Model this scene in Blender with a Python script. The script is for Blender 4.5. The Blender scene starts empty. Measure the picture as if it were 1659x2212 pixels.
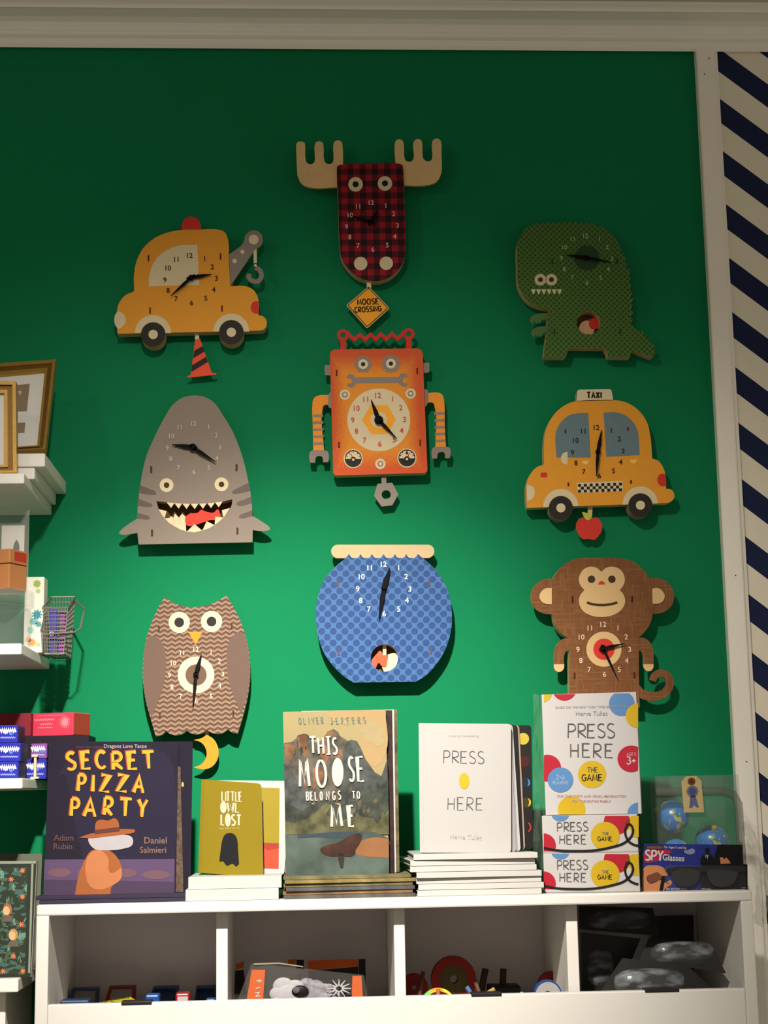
import bpy, bmesh, math, random
from mathutils import Vector, Matrix
from mathutils.geometry import tessellate_polygon
random.seed(7)
sc = bpy.context.scene
col = sc.collection

# ------------------------------------------------------------------ camera
FPX = 3500.0                      # focal length in pixels of the 1659 x 2212 frame
PCX, PCY = 829.5, 1106.0
DIST, EYE = 3.05, 1.55
CAMP = Vector((0, -DIST, EYE))
_xw = Vector((67470, 573, -3500)).normalized()      # world X seen from the camera
_zw = Vector((-310, 19606, -3500)); _zw = (_zw - _zw.dot(_xw) * _xw).normalized()
_yw = _zw.cross(_xw)
ROT = Matrix((_xw, _yw, _zw))     # camera -> world
cam_data = bpy.data.cameras.new('camera')
cam = bpy.data.objects.new('camera', cam_data); col.objects.link(cam)
cam_data.sensor_fit = 'VERTICAL'; cam_data.sensor_height = 36.0
cam_data.lens = FPX / 2212.0 * 36.0
cam_data.clip_start = 0.05
cam.matrix_world = Matrix.Translation(CAMP) @ ROT.to_4x4()
sc.camera = cam

# ------------------------------------------------------------------ light
world = bpy.data.worlds.new('shop_ambient'); sc.world = world; world.use_nodes = True
_bg = world.node_tree.nodes['Background']
_bg.inputs[0].default_value = (1.0, 0.91, 0.77, 1); _bg.inputs[1].default_value = 0.37

def lamp(name, kind, loc, target, energy, color, **kw):
    d = bpy.data.lights.new(name, kind); d.energy = energy; d.color = color
    for k, v in kw.items(): setattr(d, k, v)
    o = bpy.data.objects.new(name, d); col.objects.link(o); o.location = loc
    o.rotation_euler = (Vector(target) - Vector(loc)).to_track_quat('-Z', 'Y').to_euler()
    return o
lamp('track_spot_narrow', 'SPOT', (-0.12, -1.9, 2.68), (0.0, 0, 1.38), 360, (1.0, 0.935, 0.86),
     spot_size=math.radians(44), spot_blend=1.0, shadow_soft_size=0.022)
lamp('track_spot_wide', 'SPOT', (-0.15, -1.9, 2.70), (0.03, 0, 1.36), 105, (1.0, 0.925, 0.83),
     spot_size=math.radians(74), spot_blend=1.0, shadow_soft_size=0.03)
lamp('side_spot', 'SPOT', (-1.35, -2.0, 2.9), (-0.2, 0, 2.1), 10, (1.0, 0.9, 0.74),
     spot_size=math.radians(70), spot_blend=1.0, shadow_soft_size=0.04)
sc.view_settings.view_transform = 'Standard'; sc.view_settings.look = 'None'
sc.view_settings.gamma = 1.0; sc.view_settings.use_curve_mapping = False
sc.view_settings.exposure = 0.0

# ------------------------------------------------------------------ pixel -> place
def P(px, py, Y):
    """point on the plane y = Y (parallel to the wall) seen at a photo pixel"""
    d = ROT @ Vector(((px - PCX) / FPX, -(py - PCY) / FPX, -1.0))
    return CAMP + d * ((Y - CAMP.y) / d.y)
class Crop:
    def __init__(s, x0, y0, k): s.x0, s.y0, s.k = x0, y0, k
    def __call__(s, x, y): return s.x0 + x * s.k, s.y0 + y * s.k
ID = Crop(0, 0, 1)
class Face:
    """a flat board in the place: a point on it, its outward normal, a tracing grid"""
    def __init__(s, o, n, crop=ID):
        s.o = Vector(o); s.n = Vector(n).normalized(); s.crop = crop
    def at(s, x, y, lift=0.0):
        px, py = s.crop(x, y)
        d = ROT @ Vector(((px - PCX) / FPX, -(py - PCY) / FPX, -1.0))
        o = s.o
        return CAMP + d * ((o - CAMP).dot(s.n) / d.dot(s.n)) + s.n * lift
    def back(s, t): return Face(s.o - s.n * t, s.n, s.crop)
def wallface(depth, crop=ID): return Face((0, -depth, 0), (0, -1, 0), crop)
def bookface(px, py, depth, crop, lean=0, yaw=0):
    a, b = math.radians(lean), math.radians(yaw)
    return Face(P(px, py, -depth), (math.sin(b) * math.cos(a), -math.cos(b) * math.cos(a), math.sin(a)), crop)

# ------------------------------------------------------------------ materials
def lin(c):
    return tuple((v / 255 / 12.92 if v / 255 <= 0.04045 else ((v / 255 + 0.055) / 1.055) ** 2.4) for v in c) + (1,)
class E:
    def __init__(s, nt, v): s.nt, s.v = nt, v
    def _op(s, op, *a):
        n = s.nt.nodes.new('ShaderNodeMath'); n.operation = op
        for i, x in enumerate((s,) + a):
            x = x.v if isinstance(x, E) else x
            if isinstance(x, (int, float)): n.inputs[i].default_value = x
            else: s.nt.links.new(x, n.inputs[i])
        return E(s.nt, n.outputs[0])
    def __add__(s, o): return s._op('ADD', o)
    def __sub__(s, o): return s._op('SUBTRACT', o)
    def __mul__(s, o): return s._op('MULTIPLY', o)
    def __truediv__(s, o): return s._op('DIVIDE', o)
    def fract(s): return s._op('FRACT')
    def abs(s): return s._op('ABSOLUTE')
    def sqrt(s): return s._op('SQRT')
    def gt(s, o): return s._op('GREATER_THAN', o)
    def lt(s, o): return s._op('LESS_THAN', o)
    def max(s, o): return s._op('MAXIMUM', o)
    def min(s, o): return s._op('MINIMUM', o)
    def sin(s): return s._op('SINE')
def mixc(nt, f, a, b):
    n = nt.nodes.new('ShaderNodeMix'); n.data_type = 'RGBA'
    for sock, v in ((n.inputs[0], f), (n.inputs[6], a), (n.inputs[7], b)):
        v = v.v if isinstance(v, E) else v
        if isinstance(v, bpy.types.NodeSocket): nt.links.new(v, sock)
        else: sock.default_value = v
    return n.outputs[2]
def base_mat(name, rough=0.6, spec=0.5):
    m = bpy.data.materials.new(name); m.use_nodes = True
    b = m.node_tree.nodes['Principled BSDF']
    b.inputs['Roughness'].default_value = rough
    b.inputs['Specular IOR Level'].default_value = spec
    return m, m.node_tree, b
_mats = {}
ALB = 1.0                         # paper and card stock reflect less than fresh paint
def mat(name, rgb, rough=0.6, vary=0.06, scale=60.0, spec=0.12, metal=0.0, alpha=1.0, bump=0.0):
    """paint, card or wood with a faint procedural mottling"""
    if name in _mats: return _mats[name]
    m, nt, b = base_mat(name, rough, spec)
    c = tuple(v * ALB for v in lin(rgb)[:3]) + (1,)
    tc = nt.nodes.new('ShaderNodeTexCoord'); nz = nt.nodes.new('ShaderNodeTexNoise')
    nz.inputs['Scale'].default_value = scale; nz.inputs['Detail'].default_value = 5 if vary > .2 else 3
    nt.links.new(tc.outputs['Object'], nz.inputs['Vector'])
    lo = tuple(v * (1 - vary) for v in c[:3]) + (1,); hi = tuple(min(1, v * (1 + vary)) for v in c[:3]) + (1,)
    fac = ((E(nt, nz.outputs['Fac']) - .34) / .32).max(0).min(1) if vary > .2 else nz.outputs['Fac']
    nt.links.new(mixc(nt, fac, lo, hi), b.inputs['Base Color'])
    b.inputs['Metallic'].default_value = metal; b.inputs['Alpha'].default_value = alpha
    if bump:
        bp = nt.nodes.new('ShaderNodeBump'); bp.inputs['Strength'].default_value = bump; bp.inputs['Distance'].default_value = 0.002
        nt.links.new(nz.outputs['Fac'], bp.inputs['Height']); nt.links.new(bp.outputs['Normal'], b.inputs['Normal'])
    _mats[name] = m
    return m
def pattern(name, fn, rough=0.65, spec=0.1):
    m, nt, b = base_mat(name, rough, spec)
    tc = nt.nodes.new('ShaderNodeTexCoord'); sp = nt.nodes.new('ShaderNodeSeparateXYZ')
    nt.links.new(tc.outputs['Object'], sp.inputs[0])
    nt.links.new(fn(nt, E(nt, sp.outputs[0]), E(nt, sp.outputs[2]), tc.outputs['Object'], E(nt, sp.outputs[1])), b.inputs['Base Color'])
    return m
def noise(nt, vec, scale, detail=3, stretch=None):
    nz = nt.nodes.new('ShaderNodeTexNoise'); nz.inputs['Scale'].default_value = scale; nz.inputs['Detail'].default_value = detail
    if stretch:
        mp = nt.nodes.new('ShaderNodeMapping'); mp.inputs['Scale'].default_value = stretch
        nt.links.new(vec, mp.inputs[0]); vec = mp.outputs[0]
    nt.links.new(vec, nz.inputs['Vector'])
    return E(nt, nz.outputs['Fac'])

# ------------------------------------------------------------------ outlines
def arc(cx, cy, r, a0=0, a1=360, n=40, ry=None):
    ry = r if ry is None else ry
    k = n if abs(a1 - a0) >= 360 else n + 1
    return [(cx + r * math.cos(math.radians(a0 + (a1 - a0) * i / n)), cy + ry * math.sin(math.radians(a0 + (a1 - a0) * i / n))) for i in range(k)]
def curve(pts, n=6, closed=True):
    """smooth outline through points; a third value marks a sharp corner"""
    m = len(pts); out = []
    for i in range(m if closed else m - 1):
        p1, p2 = pts[i], pts[(i + 1) % m]
        p0 = pts[i - 1] if (closed or i > 0) else p1
        p3 = pts[(i + 2) % m] if (closed or i + 2 < m) else p2
        c1, c2 = len(p1) > 2, len(p2) > 2
        if c1 and c2: out.append(tuple(p1[:2])); continue
        L = math.hypot(p2[0] - p1[0], p2[1] - p1[1]) or 1
        def tang(a, b, c):
            la = math.hypot(b[0] - a[0], b[1] - a[1]) or 1; lb = math.hypot(c[0] - b[0], c[1] - b[1]) or 1
            t = ((b[0] - a[0]) / la + (c[0] - b[0]) / lb, (b[1] - a[1]) / la + (c[1] - b[1]) / lb)
            k = math.hypot(*t) or 1
            return t[0] / k * L, t[1] / k * L
        ch = (p2[0] - p1[0], p2[1] - p1[1])
        t1 = ch if c1 else tang(p0, p1, p2); t2 = ch if c2 else tang(p1, p2, p3)
        for j in range(n):
            u = j / n
            h1, h2, h3, h4 = 2*u**3 - 3*u**2 + 1, -2*u**3 + 3*u**2, u**3 - 2*u**2 + u, u**3 - u**2
            out.append((h1*p1[0] + h2*p2[0] + h3*t1[0] + h4*t2[0], h1*p1[1] + h2*p2[1] + h3*t1[1] + h4*t2[1]))
    if not closed: out.append(tuple(pts[-1][:2]))
    return out
def rect(x0, y0, x1, y1): return [(x0, y0), (x1, y0), (x1, y1), (x0, y1)]
def rrect(q, r, n=5):
    """a quadrilateral with rounded corners"""
    out = []
    for i in range(4):
        p, a, b = Vector(q[i]), Vector(q[i - 1]), Vector(q[(i + 1) % 4])
        rr = r[i] if isinstance(r, (list, tuple)) else r
        if rr <= 0: out.append(tuple(p)); continue
        s = p + (a - p).normalized() * rr; e = p + (b - p).normalized() * rr
        for k in range(n + 1):
            u = k / n
            out.append(tuple(s * (1-u)**2 + p * 2*u*(1-u) + e * u*u))
    return out
def gear(cx, cy, r0, r1, n):
    o = []
    for i in range(n):
        for da, r in ((-.25, r0), (-.2, r1), (.2, r1), (.25, r0)):
            a = 2 * math.pi * (i + da) / n; o.append((cx + r * math.cos(a), cy + r * math.sin(a)))
    return o
def mv(pts, dx, dy): return [(p[0] + dx, p[1] + dy) + tuple(p[2:]) for p in pts]

# ------------------------------------------------------------------ hand-drawn capitals (unit height, y up)
def _arc(cx, cy, rx, ry, a0, a1, n=9): return [(cx + rx * math.cos(math.radians(a0 + (a1 - a0) * i / n)), cy + ry * math.sin(math.radians(a0 + (a1 - a0) * i / n))) for i in range(n + 1)]
GLYPH = {
 'A': [[(0,0),(.3,1),(.6,0)],[(.11,.36),(.49,.36)]],
 'B': [[(.02,0),(.02,1)],[(.02,1)]+_arc(.25,.76,.25,.24,90,-90)+[(.02,.52)],[(.02,.52)]+_arc(.28,.26,.27,.26,90,-90)+[(.02,0)]],
 'C': [_arc(.33,.5,.33,.5,48,312,14)],
 'D': [[(.02,0),(.02,1)],[(.02,1)]+_arc(.2,.5,.38,.5,90,-90)+[(.02,0)]],
 'E': [[(.52,1),(.02,1),(.02,0),(.54,0)],[(.02,.52),(.44,.52)]],
 'F': [[(.52,1),(.02,1),(.02,0)],[(.02,.52),(.42,.52)]],
 'G': [_arc(.33,.5,.33,.5,48,330,14)+[(.63,.45),(.36,.45)]],
 'H': [[(.02,0),(.02,1)],[(.56,0),(.56,1)],[(.02,.5),(.56,.5)]],
 'I': [[(.08,0),(.08,1)]],
 'J': [[(.1,1),(.5,1)],[(.36,1),(.36,.2)]+_arc(.2,.2,.16,.2,0,-170)],
 'L': [[(.04,1),(.02,0),(.5,0)]],
 'M': [[(0,0),(.12,1),(.36,.15),(.6,1),(.72,0)]],
 'N': [[(.02,0),(.02,1),(.54,0),(.56,1)]],
 'O': [_arc(.33,.5,.33,.5,90,450,18)],
 'P': [[(.03,0),(.03,1)],[(.03,1)]+_arc(.28,.73,.28,.27,90,-90)+[(.03,.46)]],
 'R': [[(.03,0),(.03,1)],[(.03,1)]+_arc(.28,.74,.27,.26,90,-90)+[(.03,.48),(.58,0)]],
 'S': [_arc(.29,.76,.25,.24,40,200,8)+[(.14,.6),(.44,.42)]+_arc(.28,.25,.27,.25,30,-145,9)],
 'T': [[(0,1),(.64,1)],[(.32,1),(.32,0)]],
 'U': [[(.02,1),(.02,.3)]+_arc(.29,.28,.27,.28,180,360)+[(.56,1)]],
 'V': [[(0,1),(.3,0),(.6,1)]],
 'W': [[(0,1),(.18,0),(.4,.8),(.62,0),(.8,1)]],
 'X': [[(0,0),(.56,1)],[(0,1),(.56,0)]],
 'Y': [[(0,1),(.3,.5),(.6,1)],[(.3,.5),(.28,0)]],
 'Z': [[(.02,1),(.56,1),(0,0),(.58,0)]],
 '2': [_arc(.27,.74,.26,.26,165,-40)+[(0,0),(.56,0)]],
 '3': [_arc(.24,.76,.24,.24,140,-80)+_arc(.26,.27,.28,.27,80,-150)],
 '6': [[(.46,1),(.1,.5)]+_arc(.29,.28,.27,.28,150,510,16)],
 '5': [[(.5,1),(.08,1),(.06,.55)]+_arc(.27,.32,.27,.32,120,-140)],
 '+': [[(.05,.45),(.55,.45)],[(.3,.7),(.3,.2)]],
 '-': [[(.05,.45),(.4,.45)]],
}
def glyph_w(ch): return 0.34 if ch == ' ' else max(p[0] for st in GLYPH[ch] for p in st)

# ------------------------------------------------------------------ meshes
LIFT = 0.0004
_txt = {}
def text_mesh(s, bold):
    key = (s, bold)
    if key not in _txt:
        cu = bpy.data.curves.new('t', 'FONT'); cu.body = s; cu.size = 1.0; cu.offset = bold; cu.resolution_u = 3
        cu.align_x = 'CENTER'
        ob = bpy.data.objects.new('t', cu); col.objects.link(ob)
        dg = bpy.context.evaluated_depsgraph_get(); dg.update()
        me = bpy.data.meshes.new_from_object(ob.evaluated_get(dg))
        vs = [tuple(v.co[:2]) for v in me.vertices]; fs = [tuple(p.vertices) for p in me.polygons]
        bpy.data.objects.remove(ob); bpy.data.curves.remove(cu); bpy.data.meshes.remove(me)
        _txt[key] = (vs, fs)
    return _txt[key]
class MB:
    """collects shapes in place and links them as ONE mesh object"""
    def __init__(s): s.v, s.f, s.m, s.mats = [], [], [], []
    def mi(s, m):
        if m not in s.mats: s.mats.append(m)
        return s.mats.index(m)
    def add(s, vs, fs, m):
        o = len(s.v); k = s.mi(m)
        s.v += [Vector(v) for v in vs]; s.f += [tuple(i + o for i in f) for f in fs]; s.m += [k] * len(fs)
        return s
    def _tri(s, loops):
        flat = [p for l in loops for p in l]
        tris = tessellate_polygon([[Vector((p[0], p[1], 0)) for p in l] for l in loops])
        out = []
        for a, b, c in tris:
            A, B, Cc = flat[a], flat[b], flat[c]
            ar = (B[0]-A[0])*(Cc[1]-A[1]) - (B[1]-A[1])*(Cc[0]-A[0])
            out.append((a, b, c) if ar < 0 else (a, c, b))
        return flat, out
    def flat(s, fc, pts, m, lift=1, holes=()):
        fl, tr = s._tri([list(pts)] + [list(h) for h in holes])
        return s.add([fc.at(p[0], p[1], lift * LIFT) for p in fl], tr, m)
    def prism(s, fc, pts, m, depth, side=None, lift=0, holes=(), back=True):
        loops = [list(pts)] + [list(h) for h in holes]
        fl, tr = s._tri(loops); n = len(fl)
        F = [fc.at(p[0], p[1], lift * LIFT) for p in fl]; B = [v - fc.n * (depth + lift * LIFT) for v in F]
        s.add(F, tr, m)
        fs = [(a + n, c + n, b + n) for a, b, c in tr] if back else []
        o = 0
        for l in loops:
            k = len(l); ar = sum(l[i][0] * l[(i+1) % k][1] - l[(i+1) % k][0] * l[i][1] for i in range(k))
            for i in range(k):
                a, b = o + i, o + (i + 1) % k
                q = (a, b, b + n, a + n)
                fs.append(q if (ar > 0) == (o == 0) else q[::-1])
            o += k
        return s.add(F + B, fs, side or m)
    def text(s, fc, body, cx, cy, h, m, lift=2, rot=0, bold=0.0, sx=1.0):
        vs, fs = text_mesh(body, bold)
        x0 = (min(v[0] for v in vs) + max(v[0] for v in vs)) / 2; y0 = (min(v[1] for v in vs) + max(v[1] for v in vs)) / 2
        k = h / 0.70; c, sn = math.cos(math.radians(rot)), math.sin(math.radians(rot))
        P2 = []
        for x, y in vs:
            x, y = (x - x0) * k * sx, (y - y0) * k
            P2.append(fc.at(cx + x * c + y * sn, cy - (y * c - x * sn), lift * LIFT))
        return s.add(P2, fs, m)
    def stroke(s, fc, pts, w, m, lift=1, closed=False, depth=0, w1=None):
        """a painted line of even or tapering width"""
        q = list(pts) + ([pts[0]] if closed else [])
        n = len(q); L, Rr = [], []
        for i in range(n):
            a = q[max(0, i-1)]; b = q[min(n-1, i+1)]
            dx, dy = b[0]-a[0], b[1]-a[1]; d = math.hypot(dx, dy) or 1
            ww = (w if w1 is None else w + (w1 - w) * i / (n - 1)) / 2
            if 0 < i < n-1:
                e1 = (q[i][0]-a[0], q[i][1]-a[1]); l1 = math.hypot(*e1) or 1
                cs = abs((e1[0]*dx + e1[1]*dy) / (l1*d)); ww /= max(.55, cs)
            L.append((q[i][0] - dy/d*ww, q[i][1] + dx/d*ww)); Rr.append((q[i][0] + dy/d*ww, q[i][1] - dx/d*ww))
        if depth: return s.prism(fc, L + Rr[::-1], m, depth, lift=lift)
        z = lift * LIFT
        vs = [fc.at(*p, z) for p in L] + [fc.at(*p, z) for p in Rr]
        return s.add(vs, [(i, i+1, n+i+1, n+i) for i in range(n-1)], m)
    def write(s, fc, body, cx, cy, h, m, w, lift=1, sx=1.0, gap=0.22, rot=0, jit=0.0, tall=None, w1=None):
        tot = sum(glyph_w(c) * sx + gap for c in body) - gap
        x = -tot / 2; c, sn = math.cos(math.radians(rot)), math.sin(math.radians(rot))
        for i, ch in enumerate(body):
            gw = glyph_w(ch) * sx
            if ch != ' ':
                jx, jy, js = [random.uniform(-1, 1) * jit for _ in range(3)]
                for si, st in enumerate(GLYPH[ch]):
                    pp = []
                    for gx, gy in st:
                        X = (x + gx * sx + jx * .5 + (gy - .5) * js * .5) * h; Y = ((gy - .5) * (1 + jy) + jx * .4) * h
                        pp.append((cx + X * c + Y * sn, cy - (Y * c - X * sn)))
                    s.stroke(fc, pp, w, m, lift + .12 * si, w1=w1)
            x += gw + gap
        return s
    def box(s, x0, x1, y0, y1, z0, z1, m):
        vs = [(x, y, z) for x in (x0, x1) for y in (y0, y1) for z in (z0, z1)]
        return s.add(vs, [(0,1,3,2),(4,6,7,5),(0,4,5,1),(2,3,7,6),(0,2,6,4),(1,5,7,3)], m)
    def bbox(s, x0, x1, y0, y1, z0, z1, m, b=0.002):
        """box with eased edges"""
        bm = bmesh.new(); bmesh.ops.create_cube(bm, size=1)
        for v in bm.verts: v.co = Vector(((x0+x1)/2 + v.co.x*(x1-x0), (y0+y1)/2 + v.co.y*(y1-y0), (z0+z1)/2 + v.co.z*(z1-z0)))
        bmesh.ops.bevel(bm, geom=bm.edges[:], offset=min(b, abs(x1-x0)*.4, abs(y1-y0)*.4, abs(z1-z0)*.4), segments=2, affect='EDGES', profile=0.5)
        bm.verts.index_update()
        s.add([v.co.copy() for v in bm.verts], [tuple(v.index for v in f.verts) for f in bm.faces], m); bm.free(); return s
    def tube(s, pts, r, m, n=8, closed=False):
        pts = [Vector(p) for p in pts]; k = len(pts); vs = []; fs = []
        up = None
        for i, p in enumerate(pts):
            a = pts[i-1] if (i > 0 or closed) else p; b = pts[(i+1) % k] if (i < k-1 or closed) else p
            t = (b - a).normalized()
            if up is None: up = t.orthogonal().normalized()
            up = (up - t * up.dot(t)).normalized(); w = t.cross(up)
            for j in range(n):
                an = 2*math.pi*j/n; vs.append(p + (up*math.cos(an) + w*math.sin(an)) * r)
        for i in range(k if closed else k-1):
            for j in range(n):
                a, b = i*n + j, i*n + (j+1) % n; c, d = ((i+1) % k)*n + (j+1) % n, ((i+1) % k)*n + j
                fs.append((a, b, c, d))
        if not closed: fs += [tuple(range(n))[::-1], tuple(range((k-1)*n, k*n))]
        return s.add(vs, fs, m)
    def lathe(s, c, prof, m, n=32):
        c = Vector(c); vs = []; fs = []; k = len(prof)
        for i in range(n):
            a = 2*math.pi*i/n
            for r, z in prof: vs.append(c + Vector((r*math.cos(a), r*math.sin(a), z)))
        for i in range(n):
            for j in range(k-1):
                a, b = i*k + j, ((i+1) % n)*k + j; fs.append((a, b, b+1, a+1))
        return s.add(vs, fs, m)
    def ball(s, c, r, m, u=24, v=14, sq=(1,1,1)):
        prof = [(max(1e-5, r*math.sin(math.pi*j/v)), -r*math.cos(math.pi*j/v)) for j in range(v+1)]
        o = len(s.v); s.lathe((0,0,0), prof, m, u)
        for i in range(o, len(s.v)): w = s.v[i]; s.v[i] = Vector((w.x*sq[0], w.y*sq[1], w.z*sq[2])) + Vector(c)
        return s
    def build(s, name, parent=None, smooth=False, label=None, loc=None):
        if parent is not None: o = Vector(parent.location) if parent.parent is None else Vector(parent.parent.location) + Vector(parent.location)
        elif loc is not None: o = Vector(loc)
        else:
            xs, ys, zs = zip(*s.v); o = Vector(((min(xs)+max(xs))/2, (min(ys)+max(ys))/2, min(zs)))
        me = bpy.data.meshes.new(name)
        me.from_pydata([v - o for v in s.v], [], s.f); 
        for m in s.mats: me.materials.append(m)
        me.polygons.foreach_set('material_index', s.m)
        if smooth: me.polygons.foreach_set('use_smooth', [True]*len(s.f))
        me.validate(); me.update()
        ob = bpy.data.objects.new(name, me); col.objects.link(ob)
        if parent is not None: ob.parent = parent
        else: ob.location = o
        if label: ob['label'] = label
        return ob
def tag(o, label=None, cat=None, group=None, kind=None):
    if label: o['label'] = label
    if cat: o['category'] = cat
    if group: o['group'] = group
    if kind: o['kind'] = kind
    return o
def thing(name, label, cat, loc, group=None):
    o = bpy.data.objects.new(name, None); col.objects.link(o); o.location = loc; o.empty_display_size = 0.05
    return tag(o, label, cat, group)
def struct(mb, name, **kw): return tag(mb.build(name, **kw), kind='structure')

# ------------------------------------------------------------------ palette
M_green = mat('green_wall_paint', (20, 121, 77), 0.7, 0.03, 9, 0.04, bump=0.02)
M_trim = mat('cream_trim_paint', (246, 241, 228), 0.4, 0.03, 14)
M_ceil = mat('ceiling_paint', (214, 208, 186), 0.8, 0.03, 9)
M_lam = mat('white_laminate', (204, 201, 193), 0.35, 0.02, 8)
M_lamin = mat('white_laminate_inside', (200, 192, 189), 0.4, 0.02, 8)
M_shelf = mat('white_shelf_paint', (224, 222, 212), 0.4, 0.02, 9)
M_floor = mat('floor_boards', (140, 110, 80), 0.5, 0.1, 6)
M_ply = mat('plywood_edge', (196, 166, 118), 0.65, 0.12, 70)
M_cream = mat('printed_cream', (216, 200, 162), 0.6, 0.04, 60)
M_black = mat('printed_black', (34, 28, 26), 0.5, 0.1, 60)
M_hand = mat('black_clock_hand', (16, 15, 15), 0.8, 0.1, 60)
M_steel = mat('steel_pin', (190, 188, 180), 0.3, 0.03, 60, metal=1.0)
M_yellow = mat('printed_taxi_yellow', (226, 154, 50), 0.55, 0.05, 50)
M_red = mat('printed_red', (206, 56, 46), 0.55, 0.05, 60)
M_tyre = mat('printed_tyre_black', (46, 42, 38), 0.55, 0.08, 60)
M_grey = mat('printed_grey', (138, 126, 116), 0.55, 0.05, 60)
M_dkred = mat('slot_dark_red', (96, 30, 22), 0.7, 0.05, 60)
M_brown = mat('slot_dark_brown', (70, 52, 40), 0.7, 0.05, 60)
M_darkbox = mat('box_inside', (112, 92, 66), 0.8, 0.1, 40)
M_orange = mat('printed_orange', (246, 166, 44), 0.55, 0.05, 60)
M_white = mat('white_card', (206, 203, 200), 0.45, 0.015, 20)
M_page = mat('page_edges', (206, 200, 186), 0.7, 0.06, 120)
M_ink = mat('pencil_ink', (92, 90, 90), 0.6, 0.1, 90)
M_ink2 = mat('pale_print', (170, 168, 168), 0.6, 0.05, 90)

# ------------------------------------------------------------------ the room
XT0 = P(1553, 1000, -0.02).x; XT1 = P(1599.5, 1000, -0.007).x
ZC0 = P(830, 107, -0.012).z
ZCEIL = P(830, 1, -0.10).z
def wall_panel(x0, x1, m):
    return MB().box(x0, x1, 0.0, 0.12, 0.0, ZCEIL, m)
struct(wall_panel(-2.2, XT0 + 0.01, M_green), 'wall_back')
_zt = P(1558, 1364, 0).z; _per = (P(1556, 171, 0).z - P(1632, 1618, 0).z) / 12
_o = P(1564, 1364, 0)
def _stripes(nt, X, Z, vec, Y):
    u = ((Z + X * 0.80) / _per).fract()
    f = u.gt(0.53)
    n = noise(nt, vec, 20)
    return mixc(nt, f, mixc(nt, n, lin((234, 226, 206)), lin((240, 233, 214))), mixc(nt, n, lin((28, 38, 68)), lin((34, 44, 76))))
wr = MB().box(XT0 + 0.01, 2.2, 0.0, 0.12, 0.0, ZCEIL, pattern('navy_stripe_wall', _stripes, 0.6))
wr = struct(wr, 'wall_right', loc=(_o.x, 0, _o.z))
struct(MB().box(-2.2, 2.2, -4.2, 0.12, -0.1, 0.0, M_floor), 'floor')
struct(MB().box(-2.2, 2.2, -4.2, 0.12, ZCEIL, ZCEIL + 0.1, M_ceil), 'ceiling')
# upright board between the green and the striped wall
t = MB()
w_ = XT1 - XT0
prof = [(XT0, 0.0), (XT0, -0.018), (XT0 + 0.002, -0.02), (XT1 - .013, -0.02), (XT1 - .010, -0.0185), (XT1 - .007, -0.012), (XT1, -0.009), (XT1 + .001, 0.0)]
for i in range(len(prof) - 1):
    (xa, ya), (xb, yb) = prof[i], prof[i + 1]
    t.add([(xa, ya, 0), (xb, yb, 0), (xb, yb, ZC0 + .01), (xa, ya, ZC0 + .01)], [(0, 1, 2, 3)], M_trim)
for px, py in ((1532, 126), (1522, 160), (1589, 1243), (1613, 1645)):      # nail heads
    p = P(px, py, -0.0205); t.ball(p, 0.0013, M_brown, 8, 6)
struct(t, 'trim_1')
# crown moulding
rows = [(107, .0), (107, .014), (98, .019), (92, .021), (87, .021), (83, .026), (78, .030), (73, .031), (68, .034), (63, .036), (52, .042), (40, .055), (30, .072), (23, .083), (21, .088), (15, .090), (10, .094), (5, .099), (3, .104)]
pr = [(-d, P(830, r, -d).z) for r, d in rows]; pr[-1] = (pr[-1][0], ZCEIL)
t = MB()
for i in range(len(pr) - 1):
    (ya, za), (yb, zb) = pr[i], pr[i + 1]
    t.add([(-2.2, ya, za), (2.2, ya, za), (2.2, yb, zb), (-2.2, yb, zb)], [(0, 1, 2, 3)], M_trim)
struct(t, 'trim_2')

# ------------------------------------------------------------------ clocks
CD = 0.046                       # the boxes stand this far off the wall
BOXD = 0.024                     # depth of the box behind the panel
FR = 0.004                       # plywood front panel
def place(face, cx, cy):
    p = face.at(cx, cy); return (p.x, 0.0, p.z)
def hands(root, fc, cx, cy, hour, minute, hub=26, wh=30, wm=24, tail=42):
    for nm, (tx, ty), w, up in (('hour_hand', hour, wh, .008), ('minute_hand', minute, wm, .0105)):
        f = Face(fc.o + fc.n * up, fc.n, fc.crop); m = MB()
        dx, dy = tx - cx, ty - cy; L = math.hypot(dx, dy); ux, uy = dx / L, dy / L; vx, vy = -uy, ux
        def q(a, b): return (cx + ux * a + vx * b, cy + uy * a + vy * b)
        m.prism(f, [q(-tail, -w*.28), q(0, -w*.5), (q(L*.35, -w*.62)), q(L*.96, -w*.12), q(L, 0), q(L*.96, w*.12), q(L*.35, w*.62), q(0, w*.5), q(-tail, w*.28)], M_hand, .0009)
        m.prism(f, arc(cx, cy, hub, n=20), M_hand, .0012)
        ob = m.build(nm, root)
        if nm == 'minute_hand':
            f2 = Face(f.o + f.n * .003, f.n, f.crop)
            MB().prism(f2, arc(cx, cy, hub * .42, n=14), M_hand, .0135).build('centre_pin', root)
def numerals(m, fc, pos, h, mt, rot=-1.5, bold=.014, lift=3):
    for s, (x, y) in pos.items(): m.text(fc, str(s), x, y, h, mt, lift, rot, bold)
def slots(m, fc, pts, mt, w=13, h=56):
    for x, y in pts: m.flat(fc, rrect(rect(x - w/2, y - h/2, x + w/2, y + h/2), 3), mt, 3)
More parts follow.
